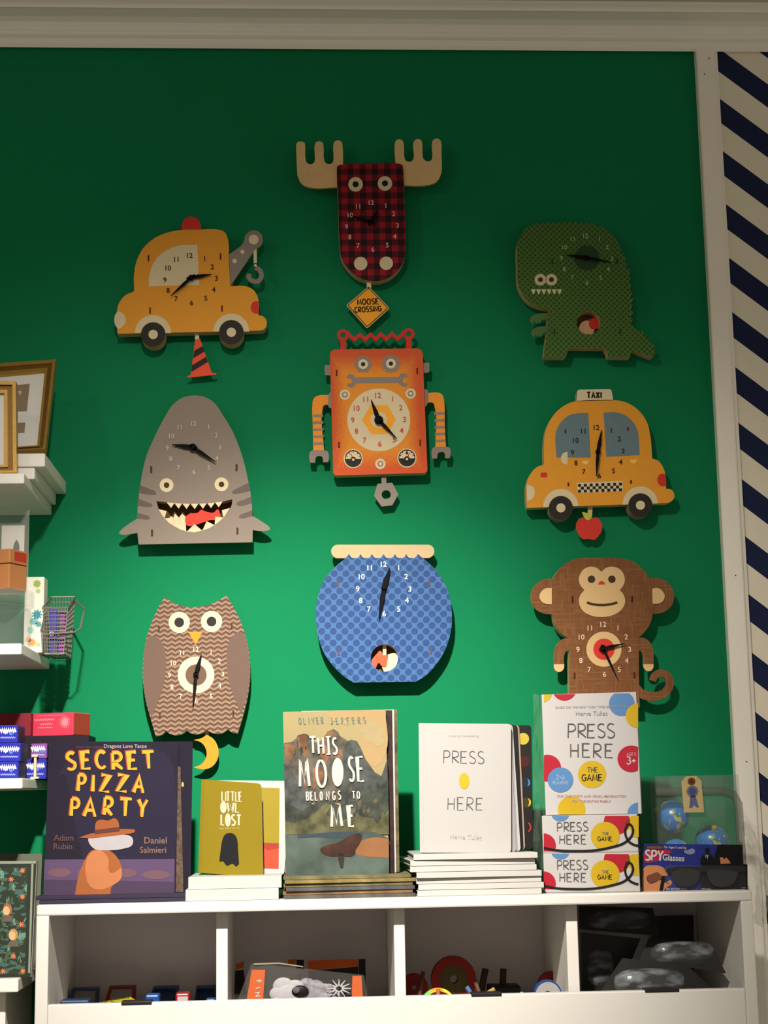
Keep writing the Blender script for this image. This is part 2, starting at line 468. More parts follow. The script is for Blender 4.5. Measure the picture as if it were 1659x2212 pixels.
def box_sides(root, fc, outline, mt=None, holes=(), inset_back=None):
    """the deep box behind the front panel: same outline, back to the wall"""
    f = fc.back(FR)
    MB().prism(f, outline, mt or M_ply, BOXD, mt or M_ply, holes=holes).build('box', root)
    xs = [p[0] for p in outline]; ys = [p[1] for p in outline]
    cx, cy = sum(xs)/len(xs), sum(ys)/len(ys); w, h = (max(xs)-min(xs))*.22, (max(ys)-min(ys))*.16
    MB().prism(fc.back(FR + BOXD), rect(cx-w, cy-h, cx+w, cy+h), M_ply, CD - FR - BOXD - .0006).build('wall_mount', root)
def disc_eye(root, fc, x, y, r, rp, white=None, pupil=None, lift=2, name='eye'):
    e = MB().flat(fc, arc(x, y, r), white or M_cream, lift).build(name, root)
    MB().flat(fc, arc(x, y, rp, n=24), pupil or M_black, lift + 1).build('pupil', e)
    return e

# ---- tow truck
T = wallface(CD, Crop(220, 440, 400/1659))
root = thing('truck_clock', 'yellow tow truck wall clock with red beacon and traffic cone pendulum', 'clock', place(T, 800, 1165), 'novelty clocks on the green wall')
out = curve([(140,1165,1),(133,1000),(150,900),(205,825),(290,785,1),(288,640),(310,520),(370,400),(470,310),(600,255),(700,237),(850,233),(1040,232),(1100,255),(1130,320),(1138,500),(1150,740,1),(1290,740),(1360,775),(1400,850),(1405,1000,1),(1440,1008),(1472,1040),(1475,1090),(1452,1125),(1405,1137,1)])
f = MB().prism(T, out, M_yellow, FR, M_ply)
f.flat(T, curve([(420,742,1),(425,640),(470,520),(560,430),(680,378),(855,368,1),(872,728,1)]), M_cream, 1)
f.flat(T, curve([(143,965),(190,985),(215,1040),(190,1098),(143,1118)]), M_cream, 1)
f.flat(T, curve([(1405,874,1),(1360,880),(1337,915),(1340,960),(1370,984),(1406,986,1)]), M_red, 1)
for cx, cy, r in ((458, 1160, 162), (1160, 1146, 160)): f.flat(T, arc(cx, cy, r, 180, 360, 30), M_cream, 1)
numerals(f, T, {12:(788,466),11:(668,500),10:(595,578),9:(565,684),8:(594,778),7:(666,853),6:(804,890),5:(931,848),4:(1003,770),3:(1026,670),2:(990,567),1:(921,493)}, 44, mat('numeral_brown', (66,30,16), .6))
slots(f, T, ((418,490),(1063,475),(432,958),(1077,940)), M_dkred)
f.build('front_panel', root); box_sides(root, T, out)
MB().prism(T, curve([(718,234,1),(720,180),(748,135),(800,115),(855,135),(883,180),(885,232,1)]), M_red, FR, M_ply).build('beacon', root, label='red beacon dome on the cab roof')
for x, y in ((460, 1172), (1160, 1152)):
    Tw = Face(T.o + T.n * .003, T.n, T.crop)
    w = MB().prism(Tw, arc(x, y, 110), M_tyre, BOXD + FR, M_ply).build('wheel', root)
    MB().flat(Tw, arc(x, y, 42, n=28), M_cream, 1).build('hubcap', w)
arm = MB().prism(T, curve([(1140,456,1),(1268,350),(1284,290),(1320,250),(1365,238),(1415,258),(1442,310),(1430,365),(1392,398),(1372,408,1),(1152,735,1)]), M_grey, FR, M_ply)
for x, y, r in ((1360,322,44),(1260,432,18),(1190,514,20)): arm.flat(T, arc(x, y, r, n=28), M_cream, 1)
arm = arm.build('tow_arm', root)
Tb = Face(T.o - T.n*.001, T.n, T.crop)
MB().prism(Tb, [(1357,396),(1387,396),(1390,532),(1361,532)], M_cream, .003).prism(Tb, arc(1376,553,13,n=16), M_cream, .003).build('cable', arm)
MB().stroke(Tb, curve([(1378,572),(1418,602),(1428,655),(1398,695),(1350,692),(1316,655),(1322,628)], 5, False), 42, M_grey, depth=.003).build('hook', arm)
hands(root, T, 800, 662, (985, 632), (612, 830))
Tp = wallface(.030, T.crop)
p = MB().prism(Tp, [(830,1120),(868,1120),(872,1214),(836,1216)], M_cream, .003)
p.prism(Tp, curve([(836,1215,1),(880,1212,1),(985,1515,1),(1030,1519,1),(1022,1531,1),(770,1558,1),(760,1551,1),(795,1535,1),(803,1490,1)]), mat('cone_orange', (232,84,54), .6), .004, M_ply)
for q in ([(828,1318),(902,1276),(920,1326),(816,1385)], [(806,1450),(934,1372),(950,1418),(803,1507)]): p.flat(Tp, q, M_black, 1)
p.build('pendulum', root, label='orange traffic cone pendulum with black stripes')

# ---- moose
Mf = wallface(CD, Crop(600, 270, 400/1659))
root = thing('moose_clock', 'red and black plaid moose head wall clock with wooden antlers, topmost on the green wall', 'clock', place(Mf, 840, 1400), 'novelty clocks on the green wall')
mpx = (Mf.at(1000, 700) - Mf.at(0, 700)).x / 1000
ref = Mf.at(605, 1000)
def _plaid(nt, X, Z, vec, Y):
    p = 111 * mpx
    a = ((X - (ref.x - root.location.x)) / p + .25 + Z * 0.09).fract().gt(.5); b = ((Z - (ref.z - root.location.z)) / p + .25 - X * 0.1).fract().gt(.5)
    n = noise(nt, vec, 300)
    red = mixc(nt, n, lin((146, 26, 38)), lin((160, 32, 44))); mid = lin((92, 26, 34)); blk = lin((40, 26, 28))
    s = a + b
    return mixc(nt, s.gt(1.5), mixc(nt, s.gt(.5), red, mid), blk)
M_plaid = pattern('buffalo_plaid_print', _plaid)
out = curve([(530,400),(533,372),(560,358),(818,352),(1090,348),(1115,360),(1122,390),(1134,700),(1145,1080),(1138,1180),(1090,1285),(1000,1365),(860,1400),(720,1362),(625,1280),(572,1190),(557,1100),(543,700)])
f = MB().prism(Mf, out, M_plaid, FR, M_ply)
numerals(f, Mf, {12:(838,697),11:(720,731),1:(968,724),10:(650,808),2:(1038,798),9:(616,912),3:(1073,902),8:(646,1005),4:(1048,1000),7:(720,1083),5:(981,1078),6:(853,1118)}, 42, mat('numeral_pink_cream', (232,176,160), .6))
f.build('face_panel', root); box_sides(root, Mf, out)
M_wood = mat('pale_birch', (224, 188, 134), 0.6, 0.10, 26)
al = [(530,558,1),(300,562),(220,530),(180,460),(172,390),(168,280),(165,195),(172,160),(205,147),(240,162),(246,200),(248,305),(262,340),(293,352),(322,340),(332,308),(331,250),(330,190),(340,158),(370,145),(402,160),(410,195),(415,308),(428,338),(460,350),(490,338),(499,308),(498,180),(508,152),(540,137),(572,152),(580,185),(585,352,1),(585,400,1),(560,558,1)]
ar = [(1090,540,1),(1360,535),(1430,500),(1465,430),(1470,380),(1467,250),(1465,160),(1455,135),(1420,122),(1390,138),(1382,165),(1385,288),(1375,315),(1342,326),(1312,312),(1300,288),(1294,165),(1285,138),(1255,125),(1225,140),(1215,165),(1218,293),(1205,320),(1175,330),(1145,318),(1135,293),(1128,170),(1118,140),(1088,127),(1058,142),(1049,170),(1055,345,1),(1060,540,1)]
Ma = wallface(.040, Mf.crop)
for q in (al, ar): MB().prism(Ma, curve(q, 4), M_wood, .006, M_ply).build('antler', root)
for x, y in ((697,533),(960,525)): disc_eye(root, Mf, x, y, 65, 27)
for x, y in ((743,1243),(972,1240)): MB().flat(Mf, arc(x, y, 60), M_cream, 2).build('nostril', root)
hands(root, Mf, 835, 868, (900, 755), (660, 812), 24)
Mp = wallface(.034, Mf.crop)
p = MB().prism(Mp, [(797,1380),(835,1380),(838,1462),(797,1462)], M_cream, .003)
dia = [(815,1446),(1003,1642),(800,1824),(612,1614)]
p.prism(Mp, rrect(dia, 18), mat('sign_border_tan', (206,168,104), .6), .004, M_ply)
cen = (808, 1632)
ins = lambda k: [(cen[0] + (x-cen[0])*k, cen[1] + (y-cen[1])*k) for x, y in dia]
p.flat(Mp, rrect(ins(.93), 12), M_black, 1); p.flat(Mp, rrect(ins(.885), 10), M_orange, 2)
p.write(Mp, 'MOOSE', 808, 1584, 48, M_black, 10, 3, rot=-2, gap=.24, sx=.95); p.write(Mp, 'CROSSING', 808, 1652, 46, M_black, 10, 3, rot=-3, gap=.2, sx=.9)
p.build('pendulum', root, label='diamond road sign pendulum reading MOOSE CROSSING')

# ---- dinosaur
Df = wallface(CD, Crop(1080, 450, 360/1659))
root = thing('dinosaur_clock', 'green dinosaur wall clock with spiky back and round belly hole', 'clock', place(Df, 860, 1483), 'novelty clocks on the green wall')
mpx = (Df.at(1000, 700) - Df.at(0, 700)).x / 1000
def _scales(nt, X, Z, vec, Y):
    p = 55 * mpx
    a = (((X + Z) / p).fract() - .5).abs(); b = (((X - Z) / p).fract() - .5).abs()
    c = (((X + Z) / (p * 2)).fract()).gt(.5)
    base = mixc(nt, noise(nt, vec, 200), lin((64, 96, 42)), lin((72, 104, 47)))
    dark = lin((50, 78, 36)); pale = lin((94, 126, 66))
    return mixc(nt, a.max(b).gt(.43), mixc(nt, a.max(b).lt(.24), base, dark), pale)
M_scale = pattern('dinosaur_scale_print', _scales)
out = curve([(175,350),(205,270),(270,195),(370,148),(500,143),(880,148),(1000,180),(1110,250),(1180,340),(1210,440,1),(1255,490,1),(1232,520,1),(1268,552,1),(1252,575,1),(1300,625,1),(1264,660,1),(1302,690,1),(1272,722,1),(1308,765,1),(1280,797,1),(1322,835,1),(1290,865,1),(1328,900,1),(1290,932,1),(1322,965,1),(1288,1000,1),(1325,1030,1),(1286,1062,1),(1326,1105,1),(1290,1135,1),(1345,1195,1),(1382,1226,1),(1422,1216,1),(1428,1252,1),(1465,1290,1),(1502,1308,1),(1497,1342,1),(1536,1362,1),(1532,1395,1),(1550,1432),(1518,1482,1),(1400,1442),(1310,1405,1),(1305,1450),(1295,1482,1),(1075,1480,1),(1068,1440),(1040,1393,1),(690,1388,1),(672,1440),(652,1483,1),(435,1483,1),(450,1340),(470,1200),(474,1090),(492,1000,1),(400,982),(290,930),(215,840),(180,750),(172,560)])
hole = arc(880, 1140, 115)
f = MB().prism(Df, out, M_scale, FR, M_ply, holes=[hole])
f.flat(Df, arc(865, 495, 125), mat('dino_dial_green', (44,70,44), .6), 1)
numerals(f, Df, {12:(852,275),1:(990,305),2:(1067,387),3:(1112,505),4:(1078,608),5:(1003,693),6:(866,742),7:(720,690),8:(640,607),9:(610,498),10:(645,388),11:(722,308)}, 44, mat('numeral_pale_green', (164,188,128), .6), bold=.012)
slots(f, Df, ((520,530),(1165,530),(540,1230),(1195,1230)), mat('slot_dark_green', (36,60,28), .7))
f.build('front_panel', root)
bx = MB().prism(Df.back(FR), out, M_ply, CD - FR - .02, M_ply, holes=[hole]).build('box', root)
MB().prism(Df.back(CD - .012), arc(880, 1140, 150), M_darkbox, .011).build('back_plate', root)
for dx, dy in ((0, 0), (12, 130)):
    MB().prism(Df.back(.002), mv(curve([(492,1040,1),(370,1050),(310,1080),(300,1112,1),(326,1150,1),(346,1122,1),(370,1146,1),(386,1126,1),(396,1150,1),(412,1112,1),(492,1092,1)]), dx, dy), mat('dino_arm_green', (78,116,64), .6, .15, 120), .003, M_ply).build('arm', root)
Dp = wallface(.028, Df.crop)
p = MB().prism(Dp, arc(866, 1195, 78), mat('pendulum_beige', (214,170,128), .6), .004)
p.prism(Face(Dp.o + Dp.n*.003, Dp.n, Df.crop), arc(945, 1146, 56), M_red, .004)
p.build('pendulum', root, label='red and beige pendulum seen through the belly hole')
for x in (402, 512): disc_eye(root, Df, x, 712, 58, 24, pupil=M_brown)
m = MB()
for i in range(6):
    x = 307 + i * 52; m.flat(Df, [(x, 808), (x + 48, 808), (x + 30, 858), (x + 18, 850)], mat('teeth_pale', (214,212,160), .6), 2)
m.build('teeth', root)
hands(root, Df, 865, 490, (655, 462), (1115, 540), 26)

# ---- shark
Sf = wallface(CD, Crop(220, 830, 400/1659))
root = thing('shark_clock', 'grey grinning shark wall clock with toothy open mouth, middle left on the green wall', 'clock', place(Sf, 830, 1430), 'novelty clocks on the green wall')
M_shark = mat('shark_grey_print', (134, 122, 110), .6, .04, 120)
M_shark2 = mat('shark_gill_grey', (100, 88, 82), .6, .04, 120)
out = curve([(330,1435,1),(318,1320),(318,1160),(345,900),(400,640),(480,455),(560,300),(640,180),(725,120),(830,100),(930,118),(1010,170),(1080,270),(1170,420),(1250,620),(1310,860),(1338,1020),(1350,1200),(1350,1415,1)])
mouth = curve([(487,1045,1),(590,1058),(830,1070),(1080,1050),(1170,1030,1),(1160,1090),(1110,1170),(1050,1230),(960,1290),(850,1325),(760,1320),(640,1270),(560,1200),(510,1120)])
f = MB().prism(Sf, out, M_shark, FR, M_ply, holes=[mouth])
for q in ([(343,905,1),(420,935),(482,965),(487,980),(440,990),(328,972,1)], [(326,1025,1),(400,1055),(452,1080),(450,1092),(400,1097),(320,1090,1)], [(318,1150,1),(380,1170),(432,1192),(425,1206),(360,1208),(316,1203,1)],
          [(1314,884,1),(1240,920),(1170,960),(1165,972),(1230,978),(1330,955,1)], [(1336,1008,1),(1270,1035),(1208,1065),(1206,1078),(1345,1068,1)], [(1345,1130,1),(1290,1150),(1230,1180),(1230,1192),(1350,1180,1)]):
    f.flat(Sf, curve(q), M_shark2, 1)
numerals(f, Sf, {12:(822,352),1:(957,380),2:(1026,458),3:(1057,566),4:(1030,665),5:(959,748),6:(827,788),7:(687,748),8:(617,668),9:(586,572),10:(625,465),11:(698,385)}, 42, mat('numeral_pale_grey', (190,174,158), .6))
slots(f, Sf, ((443,765),(1207,748),(450,1332),(1215,1315)), M_brown, 18, 60)
f.build('front_panel', root)
inn = curve([(345,1385,1),(335,1300),(335,1160),(360,900),(415,640),(492,460),(570,310),(650,195),(735,135),(830,116),(920,133),(1000,185),(1070,285),(1155,430),(1235,630),(1295,870),(1322,1020),(1332,1200),(1332,1370,1)])
MB().prism(Sf.back(FR), inn, M_ply, .026, M_ply, holes=[mouth]).build('box', root)
MB().prism(Sf.back(CD - .012), inn, mat('mouth_brown', (92,72,48), .8), .011).build('back_plate', root)
for q in ([(318,1203,1),(230,1260),(170,1308),(155,1332),(180,1348),(240,1345),(322,1330,1)], [(1345,1176,1),(1430,1228),(1500,1280),(1508,1298),(1480,1312),(1420,1315),(1345,1305,1)]):
    MB().prism(Sf.back(.0005), curve(q), M_shark, .003, M_ply).build('fin', root)
disc_eye(root, Sf, 580, 905, 62, 25, pupil=M_brown); disc_eye(root, Sf, 1072, 898, 62, 25, pupil=M_brown)
m = MB()
for i, x in enumerate((618, 686, 757, 830, 904, 976, 1045)):
    y = (1062, 1068, 1071, 1072, 1069, 1063, 1056)[i]; m.prism(Sf.back(.0005), [(x-38, y-6), (x+38, y-7), (x+2, y+46)], M_cream, .003)
m.build('upper_teeth', root)
rim = [(505,1118),(532,1160),(562,1202),(602,1242),(642,1268),(700,1300),(760,1320),(830,1327),(900,1312),(960,1290),(1010,1262),(1052,1230),(1090,1195),(1122,1150),(1148,1108)]
m = MB()
cxm, cym = 830, 1080
for i in range(0, len(rim) - 2, 2):
    a, b = rim[i], rim[i + 2]; mid = rim[i + 1]; tip = (mid[0] + (cxm - mid[0]) * .16, mid[1] + (cym - mid[1]) * .30)
    m.prism(Sf.back(.0005), [a, mid, b, tip], M_cream, .003)
m.build('lower_teeth', root)
Sp = wallface(.036, Sf.crop)
p = MB().prism(Sp, [(580,1260),(600,1210),(618,1180),(640,1200),(655,1158),(690,1195),(720,1160),(752,1190),(755,1310),(640,1300)], M_cream, .003)
p.prism(Face(Sp.o + Sp.n*.002, Sp.n, Sf.crop), curve([(750,1190),(790,1160),(860,1150),(890,1125),(930,1140),(1000,1150),(1040,1122),(1055,1150),(1062,1190),(1040,1215),(980,1215),(900,1240),(830,1262),(770,1268),(750,1240)]), mat('fish_red', (222,66,52), .6, .15, 200), .003)
p.build('pendulum', root, label='red fish pendulum swinging inside the mouth')
hands(root, Sf, 815, 565, (625, 540), (1025, 700), 34, 32, 28)

# ---- robot
Rf = wallface(CD, Crop(640, 690, 380/1659))
root = thing('robot_clock', 'orange robot wall clock with gear eyes and wrench mouth, centre of the green wall', 'clock', place(Rf, 800, 1470), 'novelty clocks on the green wall')
mpx = (Rf.at(1000, 700) - Rf.at(0, 700)).x / 1000
rc = Rf.at(775, 870); rcx, rcz = rc.x - root.location.x, rc.z - root.location.z
def _airbrush(nt, X, Z, vec, Y):
    dx = (X - rcx + Z * 0.03).abs() / (440 * mpx); dz = (Z - rcz).abs() / (590 * mpx)
    n = noise(nt, vec, 260, 2)
    d = dx.max(dz * 1.0) + (n - .5) * .30
    t = ((d - .62) / .30).max(0).min(1)
    return mixc(nt, t, lin((224, 142, 50)), lin((204, 88, 50)))
M_robot = pattern('robot_airbrush_print', _airbrush)
out = rrect([(316,284),(1190,272),(1238,1446),(350,1472)], [62, 62, 34, 34], 7)
f = MB().prism(Rf, out, M_robot, FR, M_ply)
gr = M_grey
bar = curve([(475,550),(492,520),(530,516),(556,545,1),(965,543,1),(985,512),(1025,508),(1052,530),(1050,545,1),(1012,552,1),(1000,578,1),(1015,600,1),(1050,600,1),(1045,622),(1015,635),(980,618),(965,600,1),(560,604,1),(545,632),(510,642),(480,622),(478,605,1),(514,605,1),(530,580,1),(512,556,1)], 4)
f.flat(Rf, bar, gr, 1)
numc = mat('numeral_red_pink', (206, 74, 74), .6)
f.flat(Rf, arc(778, 948, 296, n=64), M_cream, 1)
f.flat(Rf, [(620,946),(700,812),(860,808),(937,944),(857,1080),(707,1085)], M_orange, 2); f.flat(Rf, arc(778, 948, 78), M_cream, 3)
numerals(f, Rf, {12:(771,718),1:(908,748),2:(985,832),3:(1020,945),4:(993,1048),5:(922,1135),6:(787,1175),7:(645,1140),8:(567,1055),9:(532,950),10:(570,838),11:(655,755)}, 50, numc)
for x, y in ((458,710),(1078,700),(793,1362)):
    f.flat(Rf, arc(x, y, 49), M_cream, 1); f.flat(Rf, arc(x, y, 31, 10, 370, 6), gr, 2); f.flat(Rf, arc(x, y, 16, n=20), M_cream, 3)
slots(f, Rf, ((380,505),(1140,488),(403,1185),(1168,1165)), M_dkred, 14, 58)
f.build('front_panel', root); box_sides(root, Rf, out)
for x, y, nr in ((537,1313,-20),(1043,1307,20)):
    g = MB().flat(Rf, arc(x, y, 90), M_cream, 1); g.flat(Rf, arc(x, y, 80), M_black, 2); g.flat(Rf, arc(x, y+4, 72, 180, 360, 26), M_cream, 3)
    for a in (200, 230, 270, 310, 340): g.stroke(Rf, [(x + 70*math.cos(math.radians(a)), y + 70*math.sin(math.radians(a))), (x + 56*math.cos(math.radians(a)), y + 56*math.sin(math.radians(a)))], 7, M_black, 4)
    g.stroke(Rf, [(x, y + 10), (x + nr * 1.2, y - 48)], 9, M_red, 4); g.flat(Rf, arc(x, y+10, 26, n=20), M_black, 5); g.flat(Rf, arc(x, y+12, 12, n=16), M_cream, 6)
    if nr > 0: g.flat(Rf, curve([(x, y-66,1),(x+12, y-42),(x, y-32),(x-12, y-42)]), M_black, 4)
    g.build('gauge', root)
e = MB().flat(Rf, arc(630, 423, 86, 0, 360, 6), gr, 1).build('eye', root, label='hexagonal nut eye')
MB().flat(Rf, arc(630, 423, 46), M_cream, 2).flat(Rf, arc(630, 423, 20, n=20), M_black, 3).build('pupil', e)
e = MB().flat(Rf, gear(892, 418, 74, 92, 20), gr, 1).build('eye', root, label='gear wheel eye')
MB().flat(Rf, arc(892, 418, 46), M_cream, 2).flat(Rf, arc(892, 418, 20, n=20), M_black, 3).build('pupil', e)
hd = MB(); Rh = Rf.back(.001)
M_redd = mat('robot_handle_red', (196, 56, 46), .6)
for q, c in (([(413,185),(470,185),(472,300),(418,302)], (440,148)), ([(1032,175),(1087,170),(1089,290),(1035,292)], (1060,137))):
    hd.prism(Rh, q, M_redd, .004); hd.prism(Face(Rh.o + Rh.n*.0003, Rh.n, Rh.crop), arc(*c, 56), M_redd, .004, holes=[arc(*c, 25, n=20)])
hd.stroke(Face(Rh.o + Rh.n*.0005, Rh.n, Rh.crop), [(478,118),(502,152),(548,190),(600,147),(650,190),(700,142),(750,188),(798,140),(850,188),(902,137),(955,184),(1002,140),(1022,110)], 34, M_redd, depth=.004)
hd.build('carry_handle', root, label='red zigzag handle on top')
for q in ([(266,432),(330,430),(330,528),(268,524)], [(1188,410),(1256,408),(1254,500),(1190,504)]): MB().prism(Rf.back(.006), rrect(q, 12), gr, .005).build('ear_bolt', root)
for q in (curve([(345,682,1),(318,690),(303,730),(300,780),(308,828),(345,840,1)]), curve([(1195,660,1),(1232,662),(1242,700),(1240,780),(1222,818),(1195,822,1)])): MB().prism(Rf.back(.008), q, gr, .005).build('shoulder', root)
stripes = {0: [(895,920),(960,985),(1028,1050),(1093,1116),(1158,1182)], 1: [(874,898),(940,963),(1003,1028),(1068,1091),(1132,1156)]}
clawL = curve([(160,1232,1),(262,1232,1),(298,1248),(307,1290),(303,1345,1),(252,1345,1),(248,1302),(235,1290),(195,1291),(182,1310),(178,1350,1),(130,1350,1),(121,1285),(132,1248)], 4)
clawR = curve([(1312,1200,1),(1412,1198,1),(1450,1215),(1456,1258),(1450,1305,1),(1405,1308,1),(1400,1262),(1385,1250),(1345,1254),(1334,1270),(1328,1310,1),(1281,1312,1),(1276,1250),(1288,1213)], 4)
for side, q, claw in ((0, curve([(312,712,1),(200,720),(165,745),(153,790),(156,1000),(160,1232,1),(262,1232,1),(250,832),(264,808),(312,805,1)], 4), clawL), (1, curve([(1232,695,1),(1335,690),(1375,708),(1392,755),(1400,1000),(1412,1200,1),(1312,1202,1),(1300,800),(1288,785),(1232,785,1)], 4), clawR)):
    Ra = Rf.back(.010)
    a = MB().prism(Ra, q, mat('robot_arm_orange', (234,146,46), .6, .08, 90), .005, M_ply)
    for y0, y1 in stripes[side]:
        x0 = (156, 1302)[side] + (y0 - 900) * .025 * (1, 1.2)[side]; a.flat(Ra, [(x0, y0+2), (x0 + 97, y0), (x0 + 97, y1), (x0, y1+2)], gr, 1)
    a = a.build('arm', root); MB().prism(Face(Ra.o + Ra.n*.0006, Ra.n, Ra.crop), claw, gr, .005, M_ply).build('claw', a)
hands(root, Rf, 778, 948, (703, 752), (952, 1128), 42, 34, 26, 0)
Rp = wallface(.030, Rf.crop)
MB().prism(Rp, [(800,1440),(848,1440),(850,1560),(805,1560)], gr, .003).prism(Face(Rp.o + Rp.n*.0004, Rp.n, Rp.crop), [(765,1550),(905,1540),(963,1650),(905,1752),(805,1763),(733,1665)], gr, .005, M_ply, holes=[arc(848,1652,43,n=28)]).build('pendulum', root, label='grey hexagonal nut pendulum')

# ---- taxi
Xf = wallface(CD, Crop(1100, 820, 380/1659))
root = thing('taxi_clock', 'yellow taxi wall clock with roof sign and red apple pendulum', 'clock', place(Xf, 830, 1200), 'novelty clocks on the green wall')
out = curve([(168,1210,1),(160,1100),(165,980),(200,890),(258,828),(330,800,1),(327,640),(345,480),(400,360),(490,265),(600,210),(720,196),(860,192),(1000,194),(1110,218),(1220,290),(1300,405),(1332,540),(1348,745,1),(1400,762),(1450,825),(1475,910),(1480,1030,1),(1525,1036),(1555,1075),(1553,1120),(1520,1153),(1480,1163,1)])
f = MB().prism(Xf, out, M_yellow, FR, mat('plywood_pale', (206,186,140), .65, .12, 70))
M_glassblue = mat('printed_window_blue', (104, 126, 132), .6, .05, 90)
f.flat(Xf, curve([(446,735,1),(440,500),(482,410),(560,340),(660,316),(745,315,1),(768,735,1)]), M_glassblue, 1)
f.flat(Xf, curve([(890,312,1),(1000,308),(1090,335),(1170,405),(1210,480),(1222,560),(1230,712,1),(915,728,1)]), M_glassblue, 1)
f.flat(Xf, curve([(550,680,1),(508,695),(486,740),(502,788),(550,806,1)]), M_cream, 2)
pale = mat('printed_handle_cream', (244, 196, 104), .6)
for q in ([(683,768,1),(750,764,1),(738,795),(708,800),(690,785)], [(1138,756,1),(1208,750,1),(1195,780),(1165,790),(1146,778)]): f.flat(Xf, curve(q), pale, 1)
f.flat(Xf, rrect(rect(295,876,358,922), 16), M_red, 1)
f.flat(Xf, curve([(1477,892,1),(1425,892),(1400,925),(1402,975),(1430,1003),(1480,1005,1)]), M_red, 1)
f.flat(Xf, curve([(164,990,1),(220,1010),(242,1060),(222,1120),(170,1148,1)]), M_cream, 1)
for cx, cy, r in ((486,1198,166),(1236,1174,166)): f.flat(Xf, arc(cx, cy, r, 178, 358, 30), M_cream, 1)
f.flat(Xf, [(636,974),(1070,957),(1070,1054),(644,1070)], M_cream, 1)
for r in range(3):
    for c in range(15):
        if (r + c) % 2 == 0:
            x = 648 + c * 27.6; y = 985 + r * 27 - c * .9; f.flat(Xf, rect(x, y, x + 27.6, y + 27), M_black, 2)
numerals(f, Xf, {12:(822,452),1:(962,480),2:(1037,560),3:(1072,674),4:(1050,778),5:(982,862),6:(850,908),7:(703,868),8:(629,787),9:(595,688),10:(627,573),11:(698,487)}, 46, mat('numeral_dark', (52,30,22), .6))
slots(f, Xf, ((530,488),(1118,466),(557,988),(1148,965)), M_dkred, 16, 34)
f.build('front_panel', root); box_sides(root, Xf, out, mat('plywood_pale', (206,186,140)))
sg = MB().prism(Xf, rrect([(642,95),(962,90),(982,196),(636,204)], [22,22,0,0]), M_cream, BOXD, M_ply); sg.write(Xf, 'TAXI', 800, 147, 54, M_black, 15, 1, rot=-1, gap=.25, sx=.9)
sg.build('roof_sign', root, label='cream roof sign reading TAXI')
for x, y in ((487,1210),(1237,1185)):
    Tw = Face(Xf.o + Xf.n*.003, Xf.n, Xf.crop)
    w = MB().prism(Tw, arc(x, y, 113), M_tyre, BOXD + FR, mat('plywood_grey', (150,132,110), .65, .12, 70)).build('wheel', root)
    MB().flat(Tw, arc(x, y, 43, n=28), M_cream, 1).build('hubcap', w)
hands(root, Xf, 838, 680, (872, 470), (822, 918), 24, 30, 26, 20)
Xp = wallface(.030, Xf.crop)
p = MB().prism(Xp, [(742,1160),(788,1160),(780,1310),(742,1310)], mat('stem_tan', (206,180,120), .6), .003)
Xq = Face(Xp.o + Xp.n*.001, Xp.n, Xp.crop)
p.prism(Xq, curve([(690,1300),(642,1338),(632,1390),(650,1450),(700,1503),(750,1500),(800,1510),(852,1462),(877,1392),(860,1332),(812,1300),(750,1318)]), mat('apple_red', (206,58,48), .6), .004, M_ply)
p.flat(Xq, curve([(685,1248,1),(740,1262),(772,1292),(748,1326),(712,1308)]), mat('leaf_yellow_green', (190,188,72), .6), 2)
p.build('pendulum', root, label='red apple pendulum with a yellow green leaf')

# ---- owl
Of = wallface(CD, Crop(270, 1270, 320/1646))
root = thing('owl_clock', 'brown chevron owl wall clock with round cream eyes, lower left on the green wall', 'clock', place(Of, 790, 1630), 'novelty clocks on the green wall')
mpx = (Of.at(1000, 700) - Of.at(0, 700)).x / 1000
def _chev(nt, X, Z, vec, Y):
    tri = ((X / (86 * mpx) + .2).fract() - .5).abs() * (50 * mpx)
    u = ((Z - tri - X * .03) / (53 * mpx)).fract()
    n = noise(nt, vec, 240)
    a = mixc(nt, n, lin((140, 113, 92)), lin((150, 122, 101))); b = lin((102, 78, 64)); c = lin((84, 64, 53))
    return mixc(nt, u.gt(.45), a, mixc(nt, u.gt(.72), b, c))
out = curve([(438,98,1),(520,152),(620,195),(770,212),(920,190),(1030,142),(1128,85,1),(1210,220),(1290,385),(1350,570),(1386,800),(1388,1000),(1362,1200),(1310,1420),(1250,1618,1),(1190,1605),(1140,1573,1),(1085,1610),(1030,1620),(960,1608),(908,1578,1),(850,1614),(790,1626),(730,1614),(685,1582,1),(640,1618),(570,1636),(500,1622),(455,1588,1),(410,1628),(340,1648,1),(290,1470),(232,1260),(200,1040),(200,820),(230,590),(282,420),(350,260)])
f = MB().prism(Of, out, pattern('owl_chevron_print', _chev), FR, mat('plywood_light', (222,206,158), .65))
f.flat(Of, arc(790, 967, 203, n=64), M_cream, 1); f.flat(Of, arc(790, 967, 118), mat('owl_brown', (102,79,63), .6), 2)
numerals(f, Of, {12:(790,685),1:(957,720),2:(1048,815),3:(1088,958),4:(1052,1085),5:(957,1205),6:(793,1255),7:(620,1205),8:(523,1105),9:(495,970),10:(540,835),11:(635,722)}, 52, mat('numeral_peach', (236,200,178), .6), bold=.012)
slots(f, Of, ((377,450),(1187,428),(388,1415),(1202,1390)), M_brown, 18, 66)
f.build('front_panel', root); box_sides(root, Of, out, mat('plywood_light', (222,206,158)))
M_wing = mat('owl_wing_brown', (102, 82, 71), .6, .03, 80)
